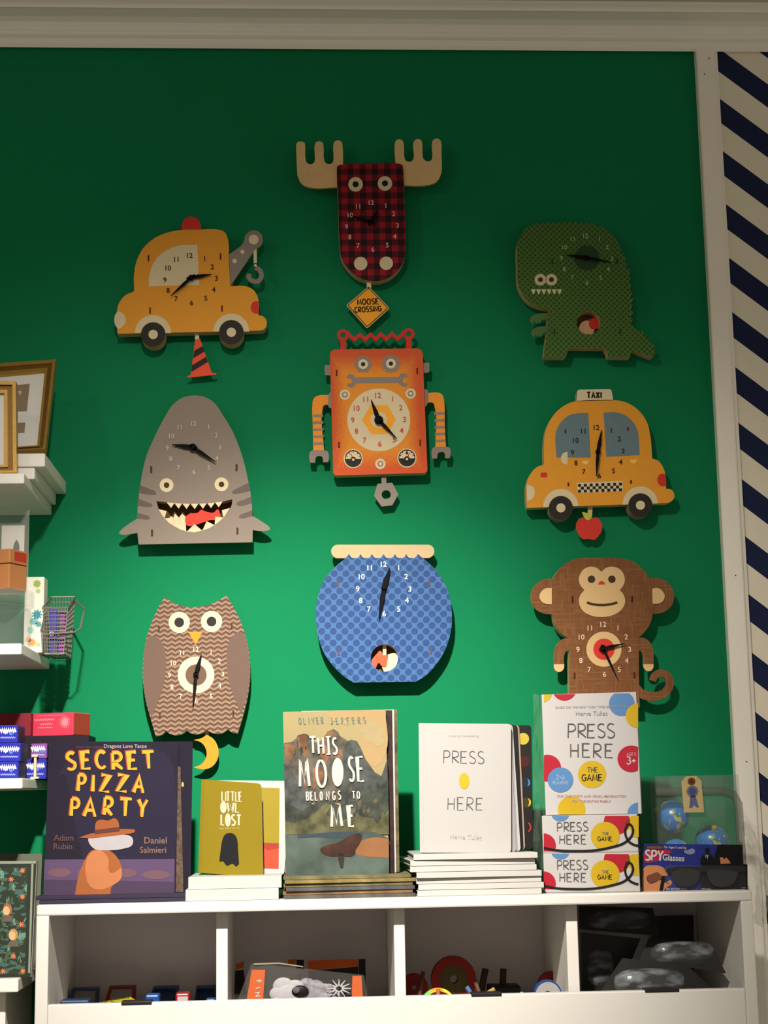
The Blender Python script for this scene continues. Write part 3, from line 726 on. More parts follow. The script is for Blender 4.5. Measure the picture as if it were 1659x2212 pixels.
for q in ([(236,568,1),(285,535),(370,560),(430,650),(456,800),(446,980),(410,1150),(340,1330),(296,1438,1),(250,1310),(212,1120),(203,1000),(203,860),(215,690)], [(1338,530,1),(1275,495),(1200,530),(1145,625),(1130,780),(1145,1000),(1200,1180),(1290,1398,1),(1350,1210),(1384,1000),(1382,810),(1352,590)]):
    MB().flat(Of, curve(q), M_wing, 2).build('wing', root)
for x, y in ((603,383),(962,374)): disc_eye(root, Of, x, y, 118, 54)
MB().flat(Of, [(705,492),(862,489),(785,632)], mat('beak_orange', (220, 138, 40), .6), 2).build('beak', root)
hands(root, Of, 787, 960, (850, 732), (752, 1330), 30, 40, 30, 30)
Op = wallface(.030, Of.crop)
MB().prism(Op, [(885,1560),(925,1560),(935,1660),(890,1660)], M_cream, .003).prism(Face(Op.o + Op.n*.001, Op.n, Op.crop), curve([(765,1690,1),(850,1668),(905,1632),(965,1662),(1022,1740),(1040,1830),(1020,1920),(960,1990),(880,2015),(765,1995,1),(842,1962),(892,1905),(908,1840),(890,1770),(842,1715)]), mat('moon_orange', (220, 140, 40), .6), .004, M_ply).build('pendulum', root, label='orange crescent moon pendulum')

# ---- fish bowl
Ff = wallface(CD, Crop(650, 1150, 360/1659))
root = thing('fishbowl_clock', 'blue polka dot fish bowl wall clock with cream rim, lower centre of the green wall', 'clock', place(Ff, 830, 1490), 'novelty clocks on the green wall')
mpx = (Ff.at(1000, 700) - Ff.at(0, 700)).x / 1000
fo = Ff.at(360, 588); fox, foz = fo.x - root.location.x, fo.z - root.location.z
def _dots(nt, X, Z, vec, Y):
    p = 115.5 * mpx; r = .30
    x = (X - fox - Z * .03) / p; z = (Z - foz + X * .012) / p
    def cell(ox):
        a = (x + ox + .5).fract() - .5; b = (z + ox + .5).fract() - .5
        return (a * a + b * b).sqrt()
    d = cell(0).min(cell(.5)) + (noise(nt, vec, 420, 1) - .5) * .05
    n = noise(nt, vec, 90)
    return mixc(nt, d.lt(r), mixc(nt, n, lin((62, 100, 148)), lin((70, 107, 155))), mixc(nt, n, lin((42, 70, 118)), lin((47, 76, 124))))
top = [(1208,252,1)]
tips = [1163, 1047, 935, 822, 706, 593, 480]
for i, x in enumerate(tips):
    top.append((x, 214, 1))
    if i < 6: m_ = (x + tips[i+1]) / 2; top += [(m_ + 30, 250), (m_ - 30, 250)]
top.append((435, 262, 1))
out = curve([(435,265,1),(330,355),(240,465),(180,600),(152,760),(152,900),(178,1060),(242,1220),(340,1350),(440,1442),(525,1495,1),(1145,1485,1),(1240,1428),(1350,1308),(1440,1160),(1493,980),(1503,820),(1480,640),(1420,490),(1340,372),(1250,285)] + top)
hole = arc(832, 1250, 136)
f = MB().prism(Ff, out, pattern('fishbowl_dot_print', _dots, .55), FR, M_ply, holes=[hole])
numerals(f, Ff, {12:(824,317),1:(973,352),2:(1047,440),3:(1085,565),4:(1055,677),5:(973,765),6:(829,810),7:(677,765),8:(596,680),9:(566,563),10:(605,443),11:(685,353)}, 52, mat('numeral_white', (236,232,222), .6))
slots(f, Ff, ((365,505),(1278,500),(375,1190),(1292,1180)), mat('slot_mauve', (92,72,84), .7), 20, 66)
f.build('front_panel', root)
rim_out = [(360, 255)] + arc(368, 189, 67, 90, 270, 12) + arc(1262, 188, 66, -90, 90, 12)
box_out = curve([(435,275,1),(330,365),(240,470),(184,605),(158,760),(158,900),(184,1060),(247,1217),(345,1345),(443,1436),(527,1488,1),(1143,1478,1),(1236,1424),(1345,1303),(1434,1157),(1487,978),(1497,820),(1474,643),(1414,495),(1335,378),(1208,262,1)])
MB().prism(Ff.back(FR), box_out, M_ply, CD - FR - .02, M_ply, holes=[hole]).build('box', root)
MB().prism(Ff.back(CD - .012), arc(832, 1250, 170), M_darkbox, .011).build('back_plate', root)
MB().prism(Ff.back(.0025), rim_out, mat('rim_cream', (192, 168, 128), .6, .05, 40), .012, M_ply).build('rim', root, label='cream rounded bowl rim')
Fp = wallface(.030, Ff.crop)
p = MB().prism(Fp, arc(925, 1320, 118), M_cream, .003)
p.prism(Face(Fp.o + Fp.n*.003, Fp.n, Fp.crop), curve([(680,1330,1),(705,1270),(750,1215),(790,1180),(818,1222,1),(868,1218,1),(858,1280),(842,1332),(800,1325),(778,1300),(745,1350,1)]), mat('goldfish_orange', (218, 92, 62), .6), .003)
p.prism(Fp, rect(815, 1000, 850, 1260), M_cream, .002)
p.build('pendulum', root, label='orange goldfish and cream disc pendulum behind the round hole')
hands(root, Ff, 825, 555, (886, 352), (775, 862), 26, 46, 36, 0)

# ---- monkey
Kf = wallface(CD, Crop(1120, 1180, 370/1659))
root = thing('monkey_clock', 'brown burlap monkey wall clock with curled tail, lower right behind the upright game box', 'clock', place(Kf, 830, 1560), 'novelty clocks on the green wall')
mpx = (Kf.at(1000, 700) - Kf.at(0, 700)).x / 1000
def _burlap(nt, X, Z, vec, Y):
    n1 = noise(nt, vec, 30, 4, (1, 1, 14)); n2 = noise(nt, vec, 30, 4, (14, 1, 1))
    d = n1.max(n2)
    n = ((d - .48) / .22).max(0).min(1)
    return mixc(nt, n, lin((116, 75, 45)), lin((136, 92, 60)))
M_bur = pattern('monkey_burlap_print', _burlap, .7)
M_face = mat('monkey_cream', (212, 178, 126), .6, .03, 60)
out = curve([(330,330),(380,240),(460,165),(560,122),(800,112),(1010,120),(1120,155),(1210,230),(1270,320),(1298,420),(1312,540),(1300,650),(1280,740),(1230,820),(1165,885,1),(1165,1100),(1168,1340),(1175,1560,1),(497,1560,1),(490,1000),(487,890,1),(400,830),(350,740),(328,650),(318,490)])
f = MB().prism(Kf, out, M_bur, FR, M_ply)
f.flat(Kf, curve([(803,248,1),(760,212),(700,198),(630,225),(585,310),(600,380),(640,425,1),(600,470),(585,540),(620,620),(700,670),(810,685),(920,665),(1000,610),(1033,535),(1015,465),(980,425,1),(1020,370),(1027,300),(990,230),(910,198),(845,212)]), M_face, 1)
f.stroke(Kf, curve([(662,545),(720,562),(810,570),(890,562),(957,545)], 5, False), 24, M_brown, 2)
f.flat(Kf, curve([(770,372,1),(780,350),(805,337),(830,350),(838,370,1)]), M_red, 2)
f.flat(Kf, arc(827, 997, 170, n=64), M_face, 1); f.flat(Kf, arc(827, 997, 103), M_red, 2)
numerals(f, Kf, {12:(820,757),1:(963,790),2:(1042,878),3:(1076,1000),4:(1047,1107),5:(975,1195),6:(832,1240),7:(684,1195),8:(604,1107),9:(575,1000),10:(610,880),11:(690,792)}, 50, mat('numeral_peach', (236,200,178)), bold=.008)
slots(f, Kf, ((523,515),(1100,513),(542,1255),(1122,1250)), mat('slot_deep_brown', (72,30,16), .7), 15, 62)
f.build('front_panel', root); box_sides(root, Kf, out)
for x in (706, 904): MB().flat(Kf, arc(x, 320, 36, n=28), M_brown, 2).build('eye', root)
Kb = Kf.back(.0015)
for ear, inn in ((curve([(345,318,1),(290,313),(225,328),(150,390),(117,485),(145,585),(215,640),(290,657),(345,655,1)]), curve([(322,405,1),(270,406),(220,440),(203,485),(220,530),(265,558),(322,562,1)])), (curve([(1262,310,1),(1360,309),(1440,345),(1500,430),(1508,490),(1480,580),(1420,630),(1350,652),(1285,652,1)]), curve([(1295,412,1),(1340,403),(1390,430),(1416,480),(1400,530),(1350,557),(1299,556,1)]))):
    e = MB().prism(Kb, ear, M_bur, .004, M_ply).build('ear', root)
    MB().flat(Face(Kf.o + Kf.n*.0002, Kf.n, Kf.crop), inn, M_face, 1).build('inner_ear', e)
for am, hn in ((curve([(500,882,1),(420,905),(365,960),(345,1045),(345,1145,1),(443,1145,1),(443,1060),(460,1020),(500,1000,1)]), curve([(343,1143,1),(443,1143,1),(440,1180),(420,1208),(390,1217),(360,1205),(345,1180)])), (curve([(1150,885,1),(1220,890),(1280,940),(1305,1015),(1308,1145,1),(1208,1145,1),(1205,1060),(1190,1020),(1150,1000,1)]), curve([(1208,1143,1),(1308,1143,1),(1305,1180),(1280,1206),(1245,1208),(1215,1180)]))):
    a = MB().prism(Kb, am, M_bur, .004, M_ply).build('arm', root); MB().prism(Face(Kb.o + Kb.n*.0004, Kb.n, Kb.crop), hn, M_face, .004, M_ply).build('hand', a)
MB().stroke(Kb, curve([(1140,1380),(1180,1420),(1250,1450),(1340,1452),(1425,1412),(1465,1335),(1440,1255),(1375,1228),(1318,1255),(1300,1305)], 6, False), 92, M_bur, depth=.004, w1=66).build('tail', root)
hands(root, Kf, 822, 990, (1035, 940), (962, 1285), 34, 26, 20, 44)

# ------------------------------------------------------------------ cubby unit
UF = 0.34                                          # its front stands this far off the wall
ZT = P(850, 1936, -0.30).z                         # its top surface
XL, XR = P(78, 2000, -UF).x, P(1629, 2000, -UF).x
XLi, XRi = P(104, 2080, -UF).x, P(1606, 2060, -UF).x
ZLIP = P(850, 1963, -UF).z
ZRAIL = P(865, 2153, -UF).z
root = thing('cubby_unit', 'white cubby shelving unit with four open bins below the standing books', 'shelf unit', ((XL+XR)/2, -UF/2, 0))
MB().bbox(XL, XR, -UF, -.002, ZLIP, ZT, M_lam, .003).build('top_board', root)
MB().bbox(XL, XLi, -UF + .0005, -.004, 0, ZLIP + .0005, M_lam).build('side_panel', root); MB().bbox(XRi, XR, -UF + .0005, -.004, 0, ZLIP + .0005, M_lam).build('side_panel', root)
MB().bbox(XLi, XRi, -UF + .0008, -UF + .018, 0, ZRAIL, M_lam).build('front_rail', root)
MB().box(XLi, XRi, -.022, -.006, 0, ZLIP, M_lamin).build('back_panel', root)
ZBIN = ZRAIL - .035
MB().box(XLi, XRi, -UF + .018, -.022, ZBIN - .018, ZBIN, M_lamin).build('bin_floor', root)
DIV = []
for a, b in ((467, 492), (852, 876), (1226, 1251)):
    x0, x1 = P(a, 2080, -UF + .036).x, P(b, 2080, -UF + .036).x; DIV.append((x0, x1))
    MB().bbox(x0, x1, -UF + .036, -.022, ZBIN, ZLIP, M_lam, .0015).build('divider', root)
M_clip = mat('clip_black_plastic', (36, 34, 34), .4)
for a, b in ((262, 328), (1018, 1084), (1394, 1468)):
    zz = ZRAIL; xa, xb = P(a, 2150, -UF).x, P(b, 2150, -UF).x
    MB().bbox(xa, xb, -UF - .0005, -UF + .026, zz - .003, zz + .0025, M_clip, .001).build('label_clip', root, label='black clip on the bin rail')

# ------------------------------------------------------------------ books
def lying_book(name, label, x0, x1, yf, dep, z0, z1, mc, mp, group, rot=0.0, spine='front', cat='book', board=.0022):
    """a book lying flat; covers wrap round the spine, page block inside"""
    r = thing(name, label, cat, ((x0+x1)/2, yf + dep/2, z0), group)
    c = MB(); b = min(board, (z1-z0)*.28)
    c.bbox(x0, x1, yf, yf + dep, z0, z0 + b, mc, .0008); c.bbox(x0, x1, yf, yf + dep, z1 - b, z1, mc, .0008)
    if spine == 'front': c.bbox(x0, x1, yf, yf + b, z0 + b*.5, z1 - b*.5, mc, .0008)
    elif spine == 'left': c.bbox(x0, x0 + b, yf, yf + dep, z0 + b*.5, z1 - b*.5, mc, .0008)
    c.build('cover', r)
    i = .003
    MB().box(x0 + (b if spine == 'left' else i), x1 - i, yf + (b if spine == 'front' else i), yf + dep - i, z0 + b, z1 - b, mp).build('page_block', r)
    r.rotation_euler = (0, 0, math.radians(rot))
    return r

ALB = 0.46
_mats.clear()
M_white = mat('white_card', (226, 222, 218), 0.6, 0.015, 20, 0.05); M_page = mat('page_edges', (216, 208, 194), 0.7, 0.06, 120)
M_ink = mat('pencil_ink', (112, 110, 110), 0.6, 0.1, 90); M_ink2 = mat('pale_print', (190, 188, 188), 0.6, 0.05, 90)
M_red = mat('printed_red', (216, 66, 56), .55)
# ---- stack of dark picture books, one standing on it
B1 = Crop(60, 1560, 380/1659)
M_navy = mat('navy_cover', (44, 38, 56), .8, .12, 14)
M_navyp = mat('navy_spine', (70, 62, 84), .7, .12, 40)
zb = P(240, 1931, -.30).z
h = (zb - ZT) / 2
xa, xb = P(78, 1940, -.325).x, P(405, 1940, -.325).x
lying_book('picture_book', 'dark navy picture book lying flat at the bottom under the pizza book', xa + .004, xb, -.325, .25, ZT + .0003, ZT + h - .0003, M_navyp, M_page, 'stacked navy picture books', .6)
lying_book('picture_book', 'dark navy picture book lying flat directly under the standing pizza book', xa, xb - .002, -.322, .25, ZT + h, ZT + 2*h - .0002, M_navyp, M_page, 'stacked navy picture books', -.5)
f1 = bookface(240, 1931, .296, B1, 9, 0)
root = thing('picture_book', 'navy picture book titled SECRET PIZZA PARTY standing on dark books at left', 'book', (P(240, 1931, -.28).x, -.28, zb))
c = MB().prism(f1, [(198,182),(1418,184),(1393,1636),(150,1636)], M_navy, .0025)
M_purple = mat('cover_purple', (88, 70, 98), .78, .08, 30); M_purple2 = mat('cover_purple_wall', (110, 86, 124), .78, .1, 22)
M_halo = mat('cover_blue_glow', (52, 52, 84), .78, .15, 14)
c.flat(f1, curve([(250,540,1),(340,500),(380,600),(420,850),(520,1290,1),(1385,1290,1),(1400,700),(1300,300),(700,240),(400,350)]), mat('cover_night_blue', (48, 43, 66), .78, .12, 14), 1)
c.flat(f1, [(160,1296),(1385,1290),(1382,1636),(148,1636)], M_purple2, 2)
c.flat(f1, [(158,1485),(1384,1505),(1382,1636),(148,1636)], M_purple, 3)
M_oval = mat('cover_lamp_oval', (134, 98, 110), .78, .1, 30)
for x, y, rx in ((300,1420,110),(560,1420,90),(930,1425,100),(1210,1440,130)): c.flat(f1, arc(x, y, rx, ry=42, n=28), M_oval, 3)
# plain figure in a coat and hat, back turned
M_coat = mat('cover_coat_orange', (222, 142, 92), .78, .12, 20); M_coat2 = mat('cover_coat_shade', (190, 110, 62), .78, .1, 20)
c.flat(f1, curve([(445,1636,1),(480,1450),(540,1300),(600,1215),(720,1195),(800,1230),(860,1300),(890,1380,1),(880,1480),(790,1560),(780,1636,1)]), M_coat2, 4)
c.flat(f1, curve([(560,1500,1),(545,1350),(600,1230),(700,1215),(760,1290),(780,1420),(888,1372,1),(878,1480),(800,1540),(690,1580),(600,1560)]), M_coat, 5)
c.flat(f1, curve([(575,1090),(700,1060),(900,1060),(985,1090),(985,1160),(900,1195),(760,1210),(620,1190)]), mat('cover_scarf_grey', (206, 200, 204), .5, .12, 40), 5)
M_hat = mat('cover_hat_brown', (186, 104, 58), .78, .1, 24); M_band = mat('cover_hat_band', (106, 52, 48), .5)
c.flat(f1, curve([(488,1092,1),(560,1062),(640,1045),(860,1010),(1000,1012,1),(1015,1025),(900,1060),(740,1080),(600,1096)]), M_hat, 6)
c.flat(f1, curve([(636,1050,1),(650,940),(690,922),(760,930),(820,908),(852,935),(868,1022,1)]), M_hat, 7)
c.flat(f1, [(634,1020),(866,990),(870,1028),(634,1056)], M_band, 8)
# lettering, red edge under yellow
M_cheese = mat('pizza_yellow', (246, 196, 66), .78, .18, 130); M_crust = mat('pizza_crust_red', (214, 96, 56), .78, .15, 130)
rows = [('SECRET', [(410,370,95),(552,362,92),(690,358,100),(845,368,110),(990,364,92),(1140,360,130)], 190, -1),
        ('PIZZA', [(510,575,80),(613,578,40),(732,580,100),(892,578,110),(1050,590,110)], 185, 1),
        ('PARTY', [(447,805,85),(590,810,130),(762,796,95),(925,806,130),(1085,815,100)], 195, 1)]
for word, ps, hh, rt in rows:
    for ch, (x, y, w) in zip(word, ps):
        sx = .98 * w / (glyph_w(ch) * hh) if ch != 'I' else 1
        c.write(f1, ch, x - 5, y - 3, hh * .84, M_crust, 44, 4, sx=sx, rot=rt * random.uniform(1, 6), w1=30)
        random.seed(ord(ch) + int(x)); c.write(f1, ch, x, y, hh * .83, M_cheese, 32, 5, sx=sx, rot=rt * 3, w1=22)
c.text(f1, 'from the creators of', 615, 235, 26, mat('cover_dim_red', (112, 62, 60), .5), 3, 0)
c.text(f1, 'Dragons Love Tacos', 920, 232, 34, mat('cover_pale_print', (196, 186, 180), .5), 3, 0, .01)
M_name = mat('cover_dim_brown', (112, 78, 74), .5); M_name2 = mat('cover_dim_tan', (150, 112, 98), .5)
c.text(f1, 'Adam', 338, 1092, 56, M_name, 3, 0, .01); c.text(f1, 'Rubin', 332, 1172, 56, M_name, 3, 0, .01)
c.text(f1, 'Daniel', 1205, 1116, 60, M_name2, 3, 0, .012); c.text(f1, 'Salmieri', 1182, 1205, 56, M_name2, 3, 0, .012)
c.build('front_cover', root)
MB().prism(f1.back(.009), [(260,200),(1440,420),(1468,1600),(250,1626)], mat('tinted_page_edges', (112,92,76), .7, .4, 160), .006).build('page_block', root)
MB().prism(f1.back(.0155), [(240,190),(1436,190),(1410,1630),(240,1630)], M_navy, .002).build('back_cover', root)
f1b = f1.back(.026)
root = thing('picture_book', 'navy picture book standing behind the pizza book, only its right edge showing', 'book', (P(260, 1931, -.25).x, -.25, zb))
MB().prism(f1b, [(330,186),(1556,182),(1532,1640),(280,1640)], M_navy, .002).flat(f1b, arc(1461, 588, 12, ry=24, n=14), mat('cover_dot_yellow', (214,196,110), .5), 1).build('front_cover', root)
MB().prism(f1b.back(.0022), [(335,192),(1545,190),(1522,1634),(285,1634)], M_page, .008).build('page_block', root)
MB().prism(f1b.back(.0103), [(330,186),(1556,182),(1532,1640),(280,1640)], M_navy, .002).build('back_cover', root)

# ---- small olive board book on two white board books
B2 = Crop(390, 1640, 260/1659)
M_olive = mat('olive_cover', (168, 146, 30), .6, .05, 12); M_wht = mat('board_white', (250, 246, 238), .4, .02, 30); M_brd = mat('board_page_edges', (236, 226, 220), .6, .08, 150)
zt2 = P(500, 1890, -.285).z
xa, xb = P(407, 1900, -.325).x, P(609, 1900, -.325).x
hm = (zt2 - ZT) * .48
lying_book('board_book', 'white board book lying lowest under the small olive book', P(399, 1915, -.328).x, P(600, 1900, -.328).x, -.328, .16, ZT + .0003, ZT + hm - .0003, M_wht, M_brd, 'stacked white board books', 1.0)
lying_book('board_book', 'olive topped white board book lying directly under the standing olive book', xa, xb, -.322, .16, ZT + hm, zt2 - .0008, M_wht, M_brd, 'stacked white board books', -.4)
f2 = bookface(430, 1884, .252, B2, 6, -15)
f2p = bookface(520, 1884, .238, B2, 6, 4)
root = thing('board_book', 'small olive board book titled LITTLE OWL LOST standing slightly open', 'book', (P(500, 1884, -.25).x, -.25, zt2))
c = MB().prism(f2, rrect([(292,277),(1112,334),(1138,1640),(243,1560)], [0, 60, 60, 0], 6), M_olive, .0022, M_wht)
c.flat(f2, [(292,280),(330,284),(292,1560),(245,1556)], mat('olive_spine', (166, 142, 30), .4), 1)
M_let = mat('cream_letters', (240, 232, 200), .5)
def chunky(word, x0, x1, y, hh, w, rot, lift=2):
    n = len(word); ws = [glyph_w(ch) + .12 for ch in word]; tot = sum(ws); x = x0
    for ch, wd in zip(word, ws):
        cw = (x1 - x0) * wd / tot
        if ch == 'O': c.flat(f2, arc(x + cw/2, y + (x - x0) * .03, cw * .5, ry=hh * .56, n=24), M_let, lift)
        else: c.write(f2, ch, x + cw/2, y + (x - x0) * .03, hh * .86, M_let, w, lift, sx=max(.2, (cw - w) / (hh * .86 * glyph_w(ch))) if ch != 'I' else 1, rot=rot)
        x += cw
chunky('LITTLE', 562, 852, 512, 150, 19, 0); chunky('OWL', 548, 818, 662, 152, 23, 0); chunky('LOST', 548, 845, 836, 166, 25, 0)
c.text(f2, 'CHRIS HAUGHTON', 665, 955, 30, mat('cream_small', (222, 200, 120), .5), 2, -2, .01, .8)
c.flat(f2, curve([(535,1410,1),(555,1250),(582,1100),(620,1035),(680,1018),(740,1035),(780,1100),(795,1250),(808,1440,1),(770,1476),(720,1440),(640,1466),(590,1410)]), mat('egg_dark', (38, 40, 42), .5, .1, 40), 2)
c.build('front_cover', root, label='olive cover with cream title and a plain dark rounded shape')
pg = MB().prism(f2p, rrect([(400,290),(1542,300),(1425,1602),(400,1580)], [0, 60, 60, 0], 6), M_wht, .002)
pg.flat(f2p, [(1000,385),(1366,400),(1358,1165),(1000,1150)], mat('page_olive', (196, 172, 46), .45), 1)
pg.flat(f2p, [(1000,1150),(1356,1158),(1352,1512),(1000,1500)], mat('page_coral', (236, 98, 66), .45), 1)
pg.flat(f2p, curve([(1000,1140,1),(1200,1155),(1356,1158,1),(1355,1225,1),(1290,1230),(1210,1250),(1160,1225),(1000,1230,1)]), mat('page_red', (208, 74, 60), .45), 2)
pg.build('page', root, label='inside page with olive and coral picture')
blk = MB()
for i in range(5):
    blk.prism(f2p.back(.004 + i * .0042), rrect([(420,292 + i*2),(1532 + i*7,302 + i*4),(1432 + i * 19,1600 - i*3),(420,1580)], [0, 60, 60, 0], 6), M_brd if i % 2 == 0 else mat('board_pink_page', (190, 152, 148), .6), .0028)
blk.build('page_block', root)

# ---- moose book on a stack of picture books
B3 = Crop(590, 1510, 330/1622)
zt3 = P(740, 1889, -.29).z
cols = [((120,116,104),(170,162,140)), ((182,140,100),(120,118,120)), ((112,112,116),(170,164,150)), ((150,140,96),(150,140,120)), ((176,156,98),(200,190,160)), ((150,142,100),(190,180,150))]
hs = (zt3 - ZT) / 6
xs = [(612, 897), (612, 893), (616, 895), (613, 893), (614, 898), (613, 890)]
wd = ('lowest', 'second from the bottom', 'third from the bottom', 'third from the top', 'second from the top', 'topmost')
for i in range(6):
    m = mat('landscape_spine_%d' % i, cols[i][0], .78, .35, 34)
    lying_book('picture_book', 'landscape covered picture book lying %s under the standing moose book' % wd[i], P(xs[i][0], 1920, -.322).x, P(xs[i][1], 1920, -.322).x, -.322 + .004*(i % 2), .26, ZT + i*hs + .0002, ZT + (i+1)*hs - .0002, m, M_page, 'stacked moose picture books', (.3, -.3, .5, -.2, .4, -.3)[i])
f3 = bookface(740, 1889, .290, B3, 7, -3)
root = thing('picture_book', 'picture book titled THIS MOOSE BELONGS TO ME standing, mountain lake cover', 'book', (P(730, 1889, -.27).x, -.27, zt3))
M_sky = mat('cover_sky_tan', (196, 178, 128), .78, .12, 12)
c = MB().prism(f3, [(105,136),(1196,116),(1232,1868),(138,1884)], M_sky, .002)
c.flat(f3, curve([(560,150),(700,128),(1190,118,1),(1200,560),(1080,720),(1000,660),(930,480),(960,300),(840,210),(650,220)]), mat('cover_cloud_peach', (208, 176, 124), .78, .1, 14), 1)
for k, (x, y, q_) in enumerate(((985,330,58),(1050,290,74),(1110,350,76),(1030,400,70),(1120,450,64),(700,230,40),(780,250,34),(640,215,30))): c.flat(f3, arc(x, y, q_, n=22, ry=q_*.8), mat('cover_cloud_light', (202, 182, 136), .78, .1, 30), 1.3 + .1 * k)
M_m1 = mat('cover_rock_rust', (158, 112, 80), .78, .42, 55); M_m2 = mat('cover_rock_grey', (112, 106, 92), .78, .42, 55); M_m3 = mat('cover_rock_slate', (92, 96, 92), .78, .42, 55); M_m4 = mat('cover_hill_green', (110, 108, 76), .78, .42, 55); M_m5 = mat('cover_hill_dark', (78, 84, 74), .78, .42, 55)
c.flat(f3, [(112,470),(200,455),(245,420),(262,385),(330,368),(372,380),(400,440),(480,470),(545,400),(580,345),(640,320),(690,350),(710,395),(770,430),(840,500),(1000,700),(1000,1100),(125,1100)], M_m2, 3)
for q in ([(250,420),(330,370),(360,400),(350,470),(385,560),(330,610),(280,540)], [(560,380),(600,340),(640,330),(630,400),(560,470),(600,600),(560,690),(500,600)], [(130,480),(200,470),(240,520),(190,660),(130,600)], [(420,740),(500,700),(510,860),(430,960)], [(640,560),(720,520),(740,600),(660,640)]): c.flat(f3, q, M_m1, 4)
rk = random.Random(5)
for k in range(26):
    x, y = rk.uniform(170, 700), rk.uniform(430, 900); w_, h_ = rk.uniform(14, 40), rk.uniform(30, 90)
    c.flat(f3, [(x, y), (x + w_*.6, y - h_*.3), (x + w_, y + h_*.4), (x + w_*.4, y + h_)], (M_m1, M_m3, M_m2, M_m5)[k % 4], 4.1 + k * .03)
c.flat(f3, [(740,560),(790,450),(830,432),(890,450),(930,520),(980,640),(1080,780),(1150,820),(1212,640),(1228,1300),(700,1300)], M_m3, 5)
for k in range(22):
    x, y = rk.uniform(760, 1150), rk.uniform(840, 1250); w_, h_ = rk.uniform(20, 60), rk.uniform(30, 110)
    c.flat(f3, [(x, y), (x + w_*.7, y - h_*.4), (x + w_, y + h_*.2), (x + w_*.3, y + h_*.6)], (M_m4, M_m2, M_m5)[k % 3], 7.1 + k * .03)
c.flat(f3, [(115,690),(170,730),(260,860),(330,1000),(420,1120),(420,1300),(128,1300)], M_m3, 5)
c.flat(f3, [(125,1090),(300,1190),(420,1120),(560,1060),(700,1130),(860,1080),(980,1000),(1100,960),(1222,860),(1230,1420),(130,1420)], M_m5, 6)
c.flat(f3, [(128,1300),(220,1320),(360,1270),(480,1180),(560,1100),(620,1130),(560,1230),(700,1300),(900,1240),(1060,1270),(1100,1330),(1228,1180),(1230,1440),(130,1440)], M_m4, 7)
c.flat(f3, curve([(128,1440,1),(260,1444),(500,1420),(900,1410),(1060,1412),(1228,1480,1),(1232,1868,1),(138,1884,1)]), mat('cover_lake', (98, 114, 104), .75, .3, 22), 8)
c.flat(f3, curve([(260,1446,1),(500,1426),(900,1414),(960,1430),(700,1480),(480,1470),(260,1480,1)]), mat('cover_lake_blue', (72, 88, 98), .75, .15, 14), 9)
c.flat(f3, curve([(960,1500),(1100,1470),(1228,1490,1),(1230,1690,1),(1100,1680),(960,1670),(880,1640),(900,1560)]), mat('cover_bank_ochre', (176, 122, 80), .78, .2, 30), 9)
c.flat(f3, curve([(500,1600),(560,1560),(680,1530),(800,1460),(880,1430),(936,1440),(920,1540),(880,1600),(860,1660),(720,1670),(560,1660)]), mat('cover_boulder_brown', (86, 58, 48), .78, .3, 40), 10)
c.flat(f3, curve([(700,1640),(740,1640),(750,1740),(730,1800),(700,1740)]), mat('cover_reflection', (70, 62, 58), .78, .2, 40), 10)
M_tit = mat('cover_title_white', (238, 232, 222), .5)
def tall(word, pos, hh, w, rot=-3):
    for ch, (x, y, ww) in zip(word, pos):
        c.write(f3, ch, x, y, hh, M_tit, w, 12, sx=ww / (hh * max(.3, glyph_w(ch))), rot=rot)
tall('THIS', [(424,492,62),(507,500,52),(585,498,30),(655,504,40)], 170, 22); c.stroke(f3, [(560,408),(610,404)], 16, M_tit, 12); c.stroke(f3, [(570,590),(612,588)], 16, M_tit, 12)
tall('MO', [(330,790,100),(512,796,96)], 280, 28); c.flat(f3, arc(686, 782, 62, n=36, ry=152), M_tit, 12); tall('SE', [(830,748,48),(928,748,62)], 255, 24)
tall('BELONGS', [(366,1034,24),(410,1034,22),(458,1034,24),(512,1032,22),(580,1030,32),(646,1030,26),(705,1024,24)], 88, 13); tall('TO', [(856,1022,34),(905,1022,28)], 74, 12)
tall('ME', [(672,1248,110),(828,1246,50)], 215, 28)
M_auth = mat('cover_author_teal', (112, 134, 118), .5)
for word, x0, x1 in (('OLIVER', 285, 520), ('JEFFERS', 622, 970)):
    for k, ch in enumerate(word): c.write(f3, ch, x0 + (x1 - x0) * k / (len(word) - 1), 236 - k * 1.5, 66, M_auth, 10, 3, sx=.55, rot=-8)
c.build('front_cover', root)
f3b = bookface(740, 1889, .276, B3, 7, -3)
MB().prism(f3b, [(250,136),(1262,118),(1290,1844),(250,1860)], mat('inside_red_black', (62, 40, 40), .6, .4, 60), .0016).build('page_block', root)
MB().prism(f3b.back(.003), [(300,128),(1284,112),(1306,1842),(300,1858)], mat('loose_page', (236, 228, 218), .6), .001).build('page', root, label='white loose page at the right edge')
MB().prism(f3b.back(.006), [(250,126),(1316,110),(1342,1836),(250,1856)], mat('back_cover_olive', (120, 112, 78), .78, .45, 60), .0022).build('back_cover', root)

